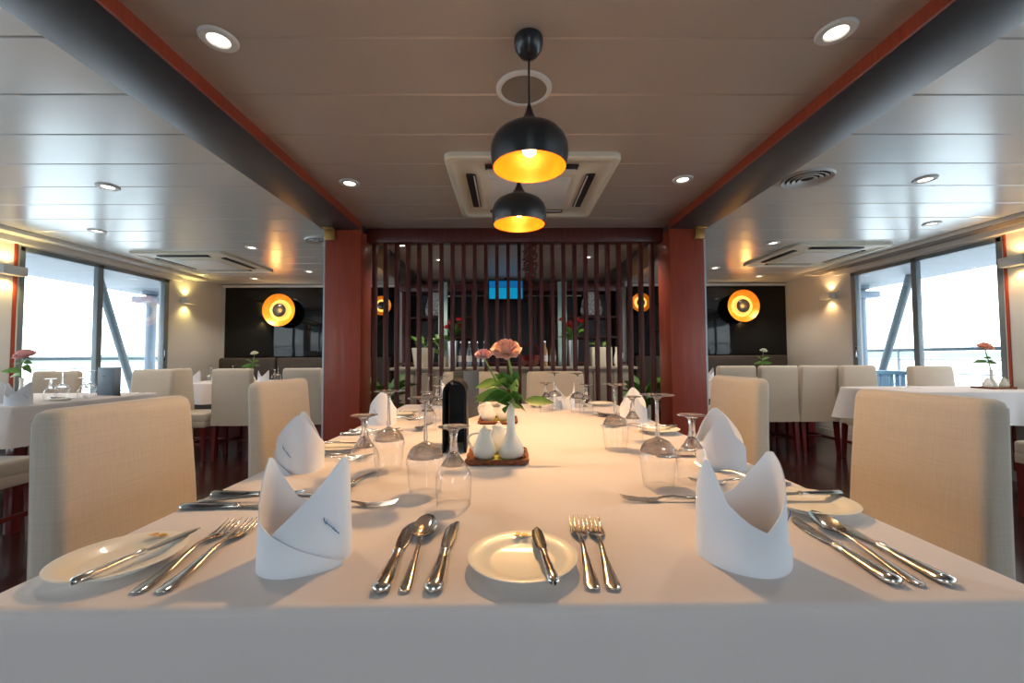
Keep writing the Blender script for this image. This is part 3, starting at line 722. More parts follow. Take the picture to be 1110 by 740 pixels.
# ------------------------------------------------------------------ tables and cloths
def dining_table(lb, x0, x1, y0, y1, h):
    t = thing('dining_table', lb, 'table', ((x0+x1)/2, (y0+y1)/2, 0), group='restaurant tables'); w, d = (x1-x0)/2-.03, (y1-y0)/2-.03
    bm = BM(); box(bm, -w, w, -d, d, h-.03, h-.004, .004); finish('tabletop', bm, 'legwood', t)
    for sx in (-1, 1):
        for sy in (-1, 1):
            bm = BM(); box(bm, sx*(w-.06)-.025, sx*(w-.06)+.025, sy*(d-.06)-.025, sy*(d-.06)+.025, 0, h-.03, .004); finish('leg', bm, 'legwood', t)
    return t
def tablecloth(lb, x0, x1, y0, y1, h, drop, seed=0, amp=.012, inward=0., rot=0.):
    bm = BM(); cx, cy, w, d = 0, 0, (x1-x0)/2, (y1-y0)/2; r = .018; rnd = random.Random(seed)
    P = []; step = .01 if inward else .02
    def line(ax, ay, bx, by):
        L = sqrt((bx-ax)**2+(by-ay)**2); n = max(2, int(L/step))
        for i in range(n): P.append((ax+(bx-ax)*i/n, ay+(by-ay)*i/n))
    def arc(ax, ay, a0):
        for i in range(6): a = radians(a0+15*i); P.append((ax+r*cos(a), ay+r*sin(a)))
    line(-w+r, -d, w-r, -d); arc(w-r, -d+r, -90); line(w, -d+r, w, d-r); arc(w-r, d-r, 0)
    line(w-r, d, -w+r, d); arc(-w+r, d-r, 90); line(-w, d-r, -w, -d+r); arc(-w+r, -d+r, 180)
    ph = [rnd.random()*6 for _ in range(4)]; n = len(P); rings = []
    tot = 0; S = [0]
    for i in range(n-1): tot += sqrt((P[i+1][0]-P[i][0])**2+(P[i+1][1]-P[i][1])**2); S.append(tot)
    levels = [(0, -.010, 1.), (-.003, -.003, 1.), (-.010, 0, 1.)]+[(-drop*k/9, 0, 1.) for k in range(1, 10)]
    for li, (z, off, _) in enumerate(levels):
        ring = []; f = max(0, -z)/drop
        for i, (px, py) in enumerate(P):
            dx = px-max(-w+r*2, min(w-r*2, px)); dy = py-max(-d+r*2, min(d-r*2, py)); l = sqrt(dx*dx+dy*dy) or 1
            nx, ny = dx/l, dy/l
            corner = max(0, 1-min(abs(abs(px)-w), 9)/.13)*max(0, 1-min(abs(abs(py)-d), 9)/.13)
            wv = amp*f*(sin(S[i]*19+ph[0])+.7*sin(S[i]*31+ph[1])+.5*sin(S[i]*9+ph[2]))+f*(.010+(.075*corner if not inward else 0))-inward*f+((.004*f+.0015) if inward and py < -d+.001 and px > .010 else 0)
            ring.append(bm.verts.new((cx+px+nx*(off+wv), cy+py+ny*(off+wv), h+z-(0.012*f*sin(S[i]*5+ph[3])))))
        rings.append(ring)
    for A, B in zip(rings, rings[1:]):
        for k in range(n): bm.faces.new((A[k], A[(k+1) % n], B[(k+1) % n], B[k]))
    bm.faces.new(rings[0])
    # ironed creases: very shallow raised lines
    o = finish('tablecloth', bm, 'cloth', angle=70)
    o.location = ((x0+x1)/2, (y0+y1)/2, 0); o.rotation_euler = (0, 0, rot)
    prop(o, lb, 'tablecloth', 'white tablecloths'); return o
TB = [('main', -.60, .615, .46, 2.42, .747, .26, 'long white tablecloth on the set table in the foreground', 'long table under the foreground cloth'),
      ('left', -4.12, -2.84, 2.42, 3.40, .747, .24, 'white tablecloth on the left window table', 'table under the cloth at the left windows'),
      ('right', 2.88, 4.04, 3.02, 3.60, .747, .26, 'white tablecloth on the right window table', 'table under the cloth at the right windows'),
      ('rl', -3.72, -1.75, 4.62, 5.30, .747, .22, 'white tablecloth on the rear left table before the brown banquette', 'table under the rear left cloth'),
      ('rr', 2.10, 3.60, 4.72, 5.30, .747, .22, 'white tablecloth on the rear right table before the brown banquette', 'table under the rear right cloth')]
for k, x0, x1, y0, y1, h, dr, lb, lb2 in TB:
    rt = 0
    dining_table(lb2, x0, x1, y0, y1, h).rotation_euler = (0, 0, rt)
    tablecloth(lb, x0, x1, y0, y1, h+.003, dr, seed=k, amp=.004 if k == 'main' else .012, inward=.045 if k == 'main' else 0, rot=rt)

# banquettes
for x0, x1, lb in ((-4.10, -3.30, 'brown upholstered banquette left section under the left black panel'), (-3.28, -1.66, 'brown upholstered banquette right section under the left black panel'),
                   (1.80, 2.73, 'brown upholstered banquette left section under the right black panel'), (2.75, 4.0, 'brown upholstered banquette right section under the right black panel')):
    t = thing('banquette', lb, 'sofa', ((x0+x1)/2, 5.72, 0), group='banquettes at the far wall'); w = (x1-x0)/2
    bm = BM(); box(bm, -w, w, .18, .33, 0, 1.03, .03, 3); finish('backrest', bm, 'banquette', t)
    bm = BM(); box(bm, -w, w, -.30, .18, .30, .46, .03, 3); finish('seat', bm, 'banquette', t)
    bm = BM(); box(bm, -w+.02, w-.02, -.27, .18, 0, .30); finish('base', bm, 'slat', t)

# ------------------------------------------------------------------ cutlery
def knife():
    t = thing('table_knife', 'x', 'knife')       # handle end at y=0, tip at y=.205
    bm = BM(); ribbon(bm, [(0, .004, .005, .003), (.003, .0095, .0058, .005), (.010, .0112, .0058, .0056), (.030, .0100, .0055, .0052), (.070, .0075, .005, .0042), (.092, .0058, .005, .0038), (.095, .0076, .005, .0050), (.100, .0076, .005, .0050), (.103, .0045, .005, .003)]); finish('handle', bm, 'silver', t, angle=50)
    bm = BM(); ribbon(bm, [(.102, .0045, .004, .0016), (.115, .0082, .003, .0012), (.140, .0098, .003, .001), (.175, .0098, .003, .001, .0003), (.192, .0078, .003, .0009, .002), (.202, .0040, .003, .0008, .005), (.205, .0008, .003, .0006, .0085)]); finish('blade', bm, 'silver', t, angle=50)
    return t
def butter_knife():
    t = thing('butter_knife', 'x', 'knife')
    bm = BM(); ribbon(bm, [(0, .003, .004, .003), (.003, .0070, .0045, .0042), (.020, .0065, .0045, .004), (.060, .0048, .004, .0032), (.072, .0045, .004, .003), (.076, .006, .004, .004), (.080, .0045, .004, .003)]); finish('handle', bm, 'silver', t, angle=50)
    bm = BM(); ribbon(bm, [(.079, .004, .0035, .0014), (.095, .0075, .003, .001), (.125, .0085, .003, .001), (.142, .007, .003, .0009, .001), (.151, .0035, .003, .0008, .002), (.155, .0008, .003, .0006, .003)]); finish('blade', bm, 'silver', t, angle=50)
    return t
def fork():
    t = thing('table_fork', 'x', 'fork')
    bm = BM(); ribbon(bm, [(0, .003, .003, .0012), (.003, .0085, .003, .0016), (.012, .0095, .003, .0018), (.040, .0070, .0045, .0018), (.080, .0040, .008, .0020), (.110, .0030, .010, .0022), (.130, .0032, .008, .0020), (.138, .0070, .006, .0014), (.146, .0115, .004, .0012), (.158, .0125, .003, .0010)]); finish('handle', bm, 'silver', t, angle=50)
    for k in range(4):
        x = (k-1.5)*.0068
        bm = BM(); ribbon(bm, [(.155, .0026, .003, .0011), (.170, .0020, .0035, .0010), (.190, .0017, .006, .0009), (.206, .0008, .0095, .0006)], x=x, seg=6); finish('tine', bm, 'silver', t, angle=50)
    return t
def spoon():
    t = thing('table_spoon', 'x', 'spoon')
    bm = BM(); ribbon(bm, [(0, .003, .003, .0012), (.003, .0065, .003, .0016), (.012, .0072, .003, .0018), (.040, .0055, .0045, .0018), (.080, .0036, .008, .0020), (.115, .0028, .010, .0022), (.135, .0035, .008, .0018)]); finish('handle', bm, 'silver', t, angle=50)
    bm = BM(); rows = []; N = 12; L = .066; y0 = .130
    for s in (0, 1):
        for i in range(N+1):
            u = i/N; w = .0178*sqrt(max(0, 1-(2*(u**.9)-1)**2))+.0004; row = []
            for j in range(-4, 5):
                v = j/4; depth = .0085*(1-v*v)*(1-(2*u-1)**2)
                row.append(bm.verts.new((w*v, y0+L*u, .0105+.008*u*u-depth-(0.0009 if s == 0 else 0))))
            rows.append(row)
    for s in (0, 1):
        for i in range(N):
            A, B = rows[s*(N+1)+i], rows[s*(N+1)+i+1]
            for j in range(8): bm.faces.new((A[j], A[j+1], B[j+1], B[j]))
    bmesh.ops.remove_doubles(bm, verts=bm.verts, dist=1e-5)
    finish('bowl', bm, 'silver', t, angle=80); return t
def side_plate():
    t = thing('side_plate', 'x', 'plate')
    bm = BM(); lathe(bm, [(0, .004), (.038, .004), (.045, .0055), (.052, .009), (.068, .0135), (.0705, .0150), (.071, .0162), (.0695, .0168), (.051, .0118), (.045, .0085), (.040, .0075), (0, .007)], 64, cap=False)
    lathe(bm, [(.034, .005), (.035, 0), (.038, 0), (.039, .005)], 48, cap=False)
    p = finish('dish', bm, 'china', t, angle=50)
    bm = BM()
    for k, (a, L) in enumerate(((0, .015), (.6, .011), (-.7, .010), (2.4, .011), (-2.6, .013))):
        leaf_mesh(bm, (.0, .057, .0150+.0004*k), (cos(a), sin(a)*.6, .01), L, .006, 0)
    finish('gold_emblem', bm, 'gold', p)
    return t
Z = .750
def at_dir(x, y, x2, y2): return atan2(-(x2-x), y2-y)
def lay(maker, key, label, a, b, z=Z, group=None):
    """lay cutlery with its handle end at a, pointing to b"""
    return place(maker, key, label, (a[0], a[1], z), at_dir(a[0], a[1], b[0], b[1]), group=group)
GK, GF, GS, GP, GB = 'table knives', 'table forks', 'table spoons', 'side plates', 'butter knives'
# near-left place (front edge)
lay(fork, 'fork', 'outer fork of the pair right of the plate at the front left corner', (-.428, .490), (-.450, .712), group=GF)
lay(fork, 'fork', 'inner fork of the pair right of the front left plate, nearer the napkin', (-.400, .490), (-.418, .711), group=GF)
lay(knife, 'knife', 'left knife of the centre trio, just left of the spoon at the front edge', (-.148, .484), (-.159, .70), group=GK)
lay(spoon, 'spoon', 'spoon between two knives at the centre of the front edge', (-.121, .486), (-.131, .68), group=GS)
lay(knife, 'knife', 'right knife of the centre trio, just right of the spoon at the front edge', (-.088, .484), (-.090, .70), group=GK)
place(side_plate, 'plate', 'white side plate at the front left corner of the table', (-.508, .558, Z), 0, group=GP)
place(butter_knife, 'bk', 'butter knife lying across the front left side plate', (-.490, .478, Z+.0165), at_dir(0, 0, .028, .150), group=GB)
lay(fork, 'fork', 'dessert fork lying crosswise behind the front left napkin', (-.410, .772), (-.20, .768), group=GF)
# near-right place
place(side_plate, 'plate', 'white side plate at the centre of the front edge', (.017, .548, Z), 0, group=GP)
place(butter_knife, 'bk', 'butter knife lying upright on the centre front side plate', (.050, .468, Z+.0165), at_dir(0, 0, -.012, .15), group=GB)
lay(fork, 'fork', 'left fork of the pair right of the centre side plate', (.096, .487), (.110, .703), group=GF)
lay(fork, 'fork', 'right fork of the pair right of the centre side plate', (.120, .486), (.137, .703), group=GF)
lay(knife, 'knife', 'inner knife beside the front right napkin, left of the spoon', (.452, .490), (.466, .70), group=GK)
lay(spoon, 'spoon', 'spoon between two knives at the front right corner', (.479, .488), (.494, .68), group=GS)
lay(knife, 'knife', 'outer knife nearest the front right corner of the table', (.514, .488), (.524, .70), group=GK)
lay(fork, 'fork', 'dessert fork lying crosswise behind the front right napkin, tines to the left', (.415, .776), (.21, .786), group=GF)
# left side places
for k, (y, nm) in enumerate(((1.03, 'left side place nearest the camera'), (1.74, 'left side place nearest the column'))):
    lay(knife, 'knife', 'nearer knife of the %s' % nm, (-.590, y-.268), (-.39, y-.262), group=GK)
    lay(spoon, 'spoon', 'spoon of the %s between its knives' % nm, (-.585, y-.232), (-.39, y-.228), group=GS)
    lay(knife, 'knife', 'farther knife of the %s, beside its napkin' % nm, (-.585, y-.198), (-.38, y-.198), group=GK)
    lay(fork, 'fork', 'fork of the %s lying beyond its napkin' % nm, (-.58, y+.085), (-.37, y+.075), group=GF)
    lay(fork, 'fork', 'second fork of the %s, nearer its side plate' % nm, (-.575, y+.118), (-.37, y+.108), group=GF)
    place(side_plate, 'plate', 'white side plate of the %s' % nm, (-.50, y+.205, Z), -pi/2, group=GP)
    place(butter_knife, 'bk', 'butter knife on the side plate of the %s' % nm, (-.578, y+.212, Z+.0165), at_dir(0, 0, .15, .0), group=GB)
    lay(spoon, 'spoon', 'dessert spoon lying at the head of the %s' % nm, (-.315, y-.02), (-.335, y-.20), group=GS)
# right side places
for k, (y, nm) in enumerate(((1.00, 'right side place nearest the camera'), (1.74, 'right side place nearest the column'))):
    place(side_plate, 'plate', 'white side plate of the %s' % nm, (.532, y-.262, Z), pi/2, group=GP)
    place(butter_knife, 'bk', 'butter knife on the side plate of the %s' % nm, (.605, y-.240, Z+.0165), at_dir(0, 0, -.15, .0), group=GB)
    lay(fork, 'fork', 'fork of the %s nearest its side plate' % nm, (.590, y-.125), (.39, y-.110), group=GF)
    lay(fork, 'fork', 'second fork of the %s, beside its napkin' % nm, (.555, y-.155), (.46, y+.04) if k == 0 else (.36, y-.15), group=GF)
    lay(knife, 'knife', 'knife of the %s beyond its napkin' % nm, (.600, y+.12), (.39, y+.12), group=GK)
    lay(spoon, 'spoon', 'spoon of the %s between its knives' % nm, (.595, y+.155), (.39, y+.155), group=GS)
    lay(knife, 'knife', 'farther knife of the %s' % nm, (.600, y+.19), (.39, y+.19), group=GK)
# far places
for x, nm in ((-.30, 'far left place'), (.29, 'far right place')):
    place(side_plate, 'plate', 'white side plate of the %s at the far table end' % nm, (x+.22, 2.31, Z), pi, group=GP)
    lay(fork, 'fork', 'fork of the %s at the far table end' % nm, (x+.13, 2.40), (x+.12, 2.20), group=GF)
    lay(knife, 'knife', 'knife of the %s at the far table end' % nm, (x-.12, 2.40), (x-.12, 2.20), group=GK)
    lay(spoon, 'spoon', 'spoon of the %s at the far table end' % nm, (x-.155, 2.40), (x-.155, 2.20), group=GS)

# ------------------------------------------------------------------ napkins
def napkin():
    t = thing('folded_napkin', 'x', 'napkin')
    key = [(-25, .045), (0, .068), (35, .100), (62, .124), (80, .137), (92, .134), (110, .112), (140, .075), (180, .052), (215, .066), (240, .105), (256, .130), (266, .134), (276, .118), (295, .082), (320, .062), (360, .042), (400, .020), (428, .005)]
    def hh(a):
        for (a0, h0), (a1, h1) in zip(key, key[1:]):
            if a0 <= a <= a1: u = (a-a0)/(a1-a0); return h0+(h1-h0)*u
        return .004
    bm = BM(); A = [i*4-25 for i in range(int(453/4)+1)]; grid = []; NV = 8
    for s in (0, 1):
        for a in A:
            h = hh(a); col = []; f = (a+25)/453
            for j in range(NV+1):
                v = j/NV; z = h*v
                r = .0545+.0050*f+.0015*s-.010*(z/.135)*(.35)+.0022*sin(a*.055+2)*(1-v*.5)
                if a > 400: r += .002*(a-400)/28
                th = radians(a-90); col.append(bm.verts.new((r*cos(th), r*sin(th)*.95, z)))
            grid.append(col)
    n = len(A)
    for s in (0, 1):
        for i in range(n-1):
            for j in range(NV): bm.faces.new((grid[s*n+i][j], grid[s*n+i+1][j], grid[s*n+i+1][j+1], grid[s*n+i][j+1]))
    for i in range(n-1):
        bm.faces.new((grid[i][NV], grid[i+1][NV], grid[n+i+1][NV], grid[n+i][NV]))
        bm.faces.new((grid[i][0], grid[i+1][0], grid[n+i+1][0], grid[n+i][0]))
    for i in (0, n-1):
        for j in range(NV): bm.faces.new((grid[i][j], grid[i][j+1], grid[n+i][j+1], grid[n+i][j]))
    f = finish('folded_cloth', bm, 'napkin', t, angle=50)
    # embroidered script: a looping thread on the right-hand side
    bm = BM(); pts = []
    for i in range(60):
        u = i/59; a = 45+22*u; z = .064-.024*u+.0040*sin(u*41)*(1-.6*u)*(.6+.4*cos(u*9)); da = 1.2*cos(u*41+1)
        th = radians(a+da-90); r = .0545+.0050*((a+25)/453)+.0040-.0035*(z/.135); pts.append((r*cos(th), r*sin(th)*.95, z))
    tube(bm, pts, .0006, 5); finish('embroidery', bm, 'embroid', f)
    return t
GN = 'folded white napkins on the long table'
NP = [(-.277, .578, 0, 'white folded napkin standing at the front left place'),
      (.316, .570, 22, 'white folded napkin standing at the front right place'),
      (-.512, 1.035, -62, 'white folded napkin on the left side in front of the second left chair'),
      (.520, 1.03, 78, 'white folded napkin on the right side in front of the second right chair'),
      (-.515, 1.72, -70, 'white folded napkin far along the left side near the red column'),
      (.525, 1.76, 78, 'white folded napkin far along the right side near the red column'),
      (.295, 2.22, 180, 'white folded napkin at the far right place before the cream chair'),
      (-.30, 2.22, 180, 'white folded napkin at the far left place behind the menus')]
for x, y, r, lb in NP: place(napkin, 'nap', lb, (x, y, Z), radians(r), group=GN)

# ------------------------------------------------------------------ glasses (standing upside down)
def glass(H_, R, rim, bowl_h, foot, key):
    def f():
        t = thing('wine_glass', 'x', 'glass')
        n = 10; outer = []
        # from rim (z=0) up over the bowl to the stem, then the foot on top
        for i in range(n+1):
            u = i/n; z = bowl_h*u
            if key == 'short': r = rim+(R-rim)*sin(min(u/.45, 1)*pi/2) if u < .45 else .0075+(R-.0075)*(.5+.5*cos(pi*((u-.45)/.55)**1.05))
            elif u < .55: r = rim+(R-rim)*sin(u/.55*pi/2)
            else: w = (u-.55)/.45; r = R*sqrt(max(0, 1-w**2.1))*.93+R*.07*(1-w)+.0035
            outer.append((r, z))
        stem = ([(.0048, bowl_h+.008), (.0034, bowl_h+.02), (.0032, H_-.018), (.0050, H_-.008)] if key == 'tall' else [(.0065, bowl_h+.006), (.0062, bowl_h+.015), (.0068, H_-.014), (.0090, H_-.008)])+[(.0120 if key == 'tall' else .0135, H_-.0052), (.0120, H_-.0045), (foot*.6, H_-.0028), (foot, H_-.0012), (foot, H_), (0, H_)]
        inner = [(max(r-.0011, .0), z) for r, z in outer if z < bowl_h*.97]+[(0, bowl_h-.003)]
        zc = bowl_h*.70
        bm = BM(); lathe(bm, [(rim+.0006, .0004), (rim, 0)]+[p for p in outer if p[1] <= zc+.001], 40, cap=False); finish('bowl', bm, 'thinglass', t, angle=80)
        top = [p for p in outer if p[1] >= zc-.001]
        lens = [(0, bowl_h-.006)]+[(max(.002, r_-.0022), z_-.0035) for r_, z_ in top[::-1] if z_ < bowl_h*.985 and z_ > zc+.004]+[(top[0][0]-.0005, zc)]
        bm = BM(); lathe(bm, lens+top+stem, 40, cap=False); finish('stem', bm, 'glass', t, angle=60)
        return t
    return f
tall = glass(.190, .0355, .030, .102, .0350, 'tall'); short = glass(.143, .0330, .0305, .104, .0295, 'short')
GT, GH = 'tall upturned wine glasses', 'short upturned goblets'
GL = [('s', -.102, .775, 'short upturned goblet behind the centre knives and spoon'),
      ('t', -.168, .845, 'tall upturned wine glass just behind left of the goblet at the centre front'),
      ('s', -.322, .935, 'short upturned goblet left of the others, beside the first left napkin'),
      ('t', -.292, 1.02, 'tall upturned wine glass behind the left goblet, in front of the far left napkin'),
      ('t', .312, .875, 'tall upturned wine glass behind the front right napkin'),
      ('s', .398, .905, 'short upturned goblet beside the right side napkin'),
      ('t', .312, 1.22, 'tall upturned wine glass second along the right side'),
      ('s', .395, 1.33, 'short upturned goblet second along the right side'),
      ('s', -.30, 1.55, 'short upturned goblet left of the black menu'),
      ('t', -.285, 1.76, 'tall upturned wine glass left of the black menu'),
      ('s', -.325, 1.90, 'short upturned goblet far along the left side, behind the menu'),
      ('t', .335, 2.02, 'tall upturned wine glass of the cluster near the far right napkin'),
      ('s', .36, 1.93, 'short upturned goblet of the cluster near the far right napkin'),
      ('s', .185, 2.06, 'short upturned goblet right of the roses at the far table end'),
      ('t', .235, 2.12, 'tall upturned wine glass in front of the far right chair'),
      ('t', -.40, 2.08, 'tall upturned wine glass at the far left corner')]
for k, x, y, lb in GL:
    place(tall if k == 't' else short, 'gl'+k, lb, (x, y, Z), 0, group=GT if k == 't' else GH)

# ------------------------------------------------------------------ menus
t = thing('menu', 'black menu standing like a tent with a curved top beside the trays', 'menu', (-.158, 1.26, Z), radians(3))
bm = BM(); sec = [(-.034, 0)]
for i in range(1, 6): sec.append((-.034, .165*i/5))
for i in range(1, 12): a = pi-pi*i/12; sec.append((.034*cos(a), .165+.040*sin(a)))
for i in range(6): sec.append((.034, .165-.165*i/5))
def sweep(bm, sec, y0, y1, th):
    n = len(sec); rings = []
    for off in (0, th):
        for y in (y0, y1):
            row = []
            for i, (x, z) in enumerate(sec):
                a = sec[max(i-1, 0)]; b = sec[min(i+1, n-1)]; dx, dz = b[0]-a[0], b[1]-a[1]; l = sqrt(dx*dx+dz*dz)
                row.append(bm.verts.new((x+dz/l*off, y, max(0, z-dx/l*off))))
            rings.append(row)
    for i in range(n-1):
        bm.faces.new((rings[0][i], rings[0][i+1], rings[1][i+1], rings[1][i])); bm.faces.new((rings[2][i], rings[2][i+1], rings[3][i+1], rings[3][i]))
        bm.faces.new((rings[0][i], rings[0][i+1], rings[2][i+1], rings[2][i])); bm.faces.new((rings[1][i], rings[1][i+1], rings[3][i+1], rings[3][i]))
    for i in (0, n-1): bm.faces.new((rings[0][i], rings[1][i], rings[3][i], rings[2][i]))
sweep(bm, sec, -.075, .075, .004); finish('cover', bm, 'menublack', t, angle=50)
bm = BM(); sec2 = [(x*.84, z*.965) for x, z in sec]; sweep(bm, sec2, -.070, .072, .0015); finish('inner_sheet', bm, 'menublack', t)
bm = BM(); box(bm, -.026, .026, .06, .064, 0.001, .185); finish('page', bm, 'menublack', t)
def menu_v(label, loc, rz, m1, m2, w=.150, h=.21, ang=62, logo=True):
    t = thing('menu', label, 'menu', loc, rz)
    bm = BM(); box(bm, -w, 0, -.002, .002, 0, h, .0008); c1 = finish('front_cover', bm, m1, t)
    bm = BM(); box(bm, -w+.004, -.002, .0022, .0035, .003, h-.004); finish('page', bm, 'paper' if logo else m1, c1)
    R = Matrix.Rotation(-radians(ang), 4, 'Z')
    bm = BM(); box(bm, -w, 0, -.002, .002, 0, h, .0008, mtx=R); finish('back_cover', bm, m2, t)
    if logo:
        bm = BM(); tube(bm, [(-.09+.03*u, -.0032, h*.68+.006*sin(u*16)) for u in [i/24 for i in range(25)]], .0012, 5); finish('script_mark', bm, 'paper', c1)
    return t
menu_v('grey menu board standing open behind the black menu', (-.140, 1.95, Z), radians(68), 'menugrey', 'menugrey', logo=False, ang=22)
menu_v('blue-grey menu standing open on the left window table', (-2.97, 3.15, Z), radians(-6), 'menublue', 'menublack', w=.125, ang=-159)

# ------------------------------------------------------------------ trays, jugs, vases, flowers
def tray():
    t = thing('wicker_tray', 'x', 'tray')
    bm = BM(); box(bm, -.072, .072, -.078, .078, 0, .006, .002); finish('base', bm, 'wicker', t)
    bm = BM(); P = []
    for cx, cy, a0 in ((1, 1, 0), (-1, 1, 90), (-1, -1, 180), (1, -1, 270)):
        for k in range(7):
            a = radians(a0+15*k); P.append((cx*.052+.024*cos(a), cy*.058+.024*sin(a), .008))
    # braided rim: two twisted strands
    n = 160; L = len(P)
    for s in (0, 1):
        pts = []
        for i in range(n):
            u = i/n*L; k = int(u) % L; f = u-int(u); a = Vector(P[k]); b = Vector(P[(k+1) % L]); c = a.lerp(b, f)
            w = i*.9+pi*s; o_ = c.normalized(); pts.append((c.x+o_.x*.003*cos(w), c.y+o_.y*.003*cos(w), .0085+.003*sin(w)))
        tube(bm, pts, .0042, 6, closed=True)
    finish('braided_rim', bm, 'wicker', t)
    bm = BM(); box(bm, -.045, .045, -.05, .05, .006, .0075, .0005); finish('liner', bm, 'mat_green', t)
    return t
def jug():
    t = thing('milk_jug', 'x', 'jug')
    bm = BM(); lathe(bm, [(0, 0), (.020, 0), (.028, .007), (.031, .018), (.028, .032), (.021, .048), (.0145, .062), (.0125, .072), (.0110, .072), (.0115, .062), (.016, .050), (0, .045)], 32, cap=False)
    for v in bm.verts:
        if v.co.z > .058 and v.co.x > .008: v.co.x += (v.co.z-.058)*.55
    finish('body', bm, 'china', t)
    bm = BM(); tube(bm, bez((-.012, 0, .064), (-.062, 0, .066), (-.028, 0, .018), 12), .0032, 8); finish('handle', bm, 'china', t)
    bm = BM(); lathe(bm, [(0, .071), (.012, .071), (.008, .077), (.003, .080), (.004, .083), (0, .085)], 20, cap=False); finish('lid', bm, 'china', t)
    return t
def vase():
    t = thing('bud_vase', 'x', 'vase')
    bm = BM(); lathe(bm, [(0, 0), (.026, 0), (.032, .006), (.034, .018), (.031, .032), (.020, .050), (.0125, .064), (.0105, .085), (.0105, .125), (.0125, .145), (.011, .145), (.0085, .125), (.0085, .09), (0, .085)], 36, cap=False); finish('body', bm, 'china', t)
    return t
place(tray, 'tray', 'brown wicker tray holding the white jugs and the rose vase', (-.030, 1.125, Z), 0, group='wicker trays')
zt = Z+.0075
place(jug, 'jug', 'white china jug at the front left of the near tray, handle to the left', (-.064, 1.10, zt), 0, group='white jugs')
place(jug, 'jug', 'second white china jug behind, between the front jug and the vase', (-.028, 1.165, zt), radians(180), group='white jugs')
place(vase, 'vase', 'slim white bud vase with peach roses on the near tray', (.006, 1.105, zt), 0, group='bud vases')
vm = (.006, 1.105, zt+.130)
LV = lambda *a: tuple(a)
rose('large open peach rose standing in the white bud vase', vm, (-.012, 0, .145), .042, 'petal', (0, 0, 0), (.012, 0, .08), tilt=radians(36), leaves=[
    LV((.0, 0, .045), (-.75, -.2, 1), .075, .034, .2, 'leaf'), LV((-.01, 0, .06), (-.5, -.5, .3), .06, .034, .4, 'leaflight'), LV((0, 0, .03), (-1, .1, .15), .10, .038, .2, 'leaflight'), LV((.005, 0, .055), (.25, -.2, 1), .05, .026, .1, 'leaf'), LV((0, 0, .0), (.5, -.7, .35), .05, .042, .3, 'leaflight'), LV((.01, 0, .03), (.1, -.5, 1), .06, .03, .1, 'leaflight'), LV((0, 0, .01), (-.9, -.5, .6), .06, .045, .3, 'leaf'), LV((0, 0, .03), (-1, -.3, .35), .085, .036, .5, 'leaf'), LV((0, 0, .06), (-.9, .2, .45), .07, .032, .3, 'leaflight'),
    LV((.004, 0, .02), (.35, -.5, .5), .05, .034, .3, 'leaf'), LV((0, 0, .02), (-.6, -.7, .3), .065, .042, .5, 'leaf'), LV((.002, 0, .01), (-.3, -.9, .25), .055, .040, .6, 'leaf')])
rose('small pink rose beside the large peach rose in the vase', vm, (-.072, 0, .135), .024, 'petalpink', (-.002, 0, 0), (-.035, 0, .06), tilt=radians(28), leaves=[
    LV((-.03, 0, .06), (-1, -.2, .2), .065, .034, .3, 'leaflight'), LV((-.02, 0, .04), (-1, -.1, -.05), .075, .036, .3, 'leaflight'), LV((-.035, 0, .085), (.9, -.3, -.3), .06, .030, .2, 'leaf'),
    LV((-.01, 0, .03), (-.8, -.5, .1), .06, .036, .3, 'leaf')])
t = thing('leaf_sprig', 'dark green leaf sprig reaching right out of the rose vase', 'foliage', vm)
bm = BM(); tube(bm, bez((0, 0, 0), (.02, 0, .035), (.040, -.01, .018)), .0015, 6); finish('stem', bm, 'stem', t)
bm = BM(); leaf_mesh(bm, (.036, -.01, .018), (1, -.1, -.02), .078, .034, .05, fold=.15); finish('leaf', bm, 'leaf', t)
bm = BM(); leaf_mesh(bm, (.01, -.005, .01), (.5, -.6, -.1), .045, .036, .3); finish('leaf', bm, 'leaf', t)
place(tray, 'tray', 'second brown wicker tray farther along the table behind the vase', (-.045, 1.76, Z), 0, group='wicker trays')
place(jug, 'jug', 'white china jug on the farther tray, left one', (-.085, 1.74, zt), 0, group='white jugs')
place(jug, 'jug', 'white china jug on the farther tray, right one', (-.020, 1.75, zt), pi, group='white jugs')
# left window table
GNL = 'folded white napkins on the left window table'
place(napkin, 'nap', 'folded napkin at the near edge of the left window table, right one of the pair', (-2.93, 2.52, Z), radians(20), group=GNL)
place(napkin, 'nap', 'folded napkin at the left image edge on the left window table', (-3.17, 2.62, Z), radians(-30), group=GNL)
place(side_plate, 'plate', 'side plate with a knife on the left window table', (-2.935, 2.76, Z), 0, group=GP)
place(butter_knife, 'bk', 'butter knife on the side plate of the left window table', (-3.01, 2.77, Z+.0165), radians(-85), group=GB)
for k, x, y, lb in (('t', -3.10, 2.92, 'tall upturned wine glass on the left window table, left one'), ('s', -3.05, 2.80, 'short upturned goblet on the left window table, left one'),
                    ('t', -3.03, 3.04, 'tall upturned wine glass on the left window table, beside the blue-grey menu'), ('s', -2.95, 2.92, 'short upturned goblet on the left window table, beside the blue-grey menu')):
    place(tall if k == 't' else short, 'gl'+k, lb, (x, y, Z), 0, group=GT if k == 't' else GH)
lay(fork, 'fork', 'fork on the left window table right of the menu', (-2.86, 3.30), (-3.06, 3.34), group=GF)
place(vase, 'vase', 'white bud vase on the left window table', (-3.38, 2.92, Z), 0, group='bud vases')
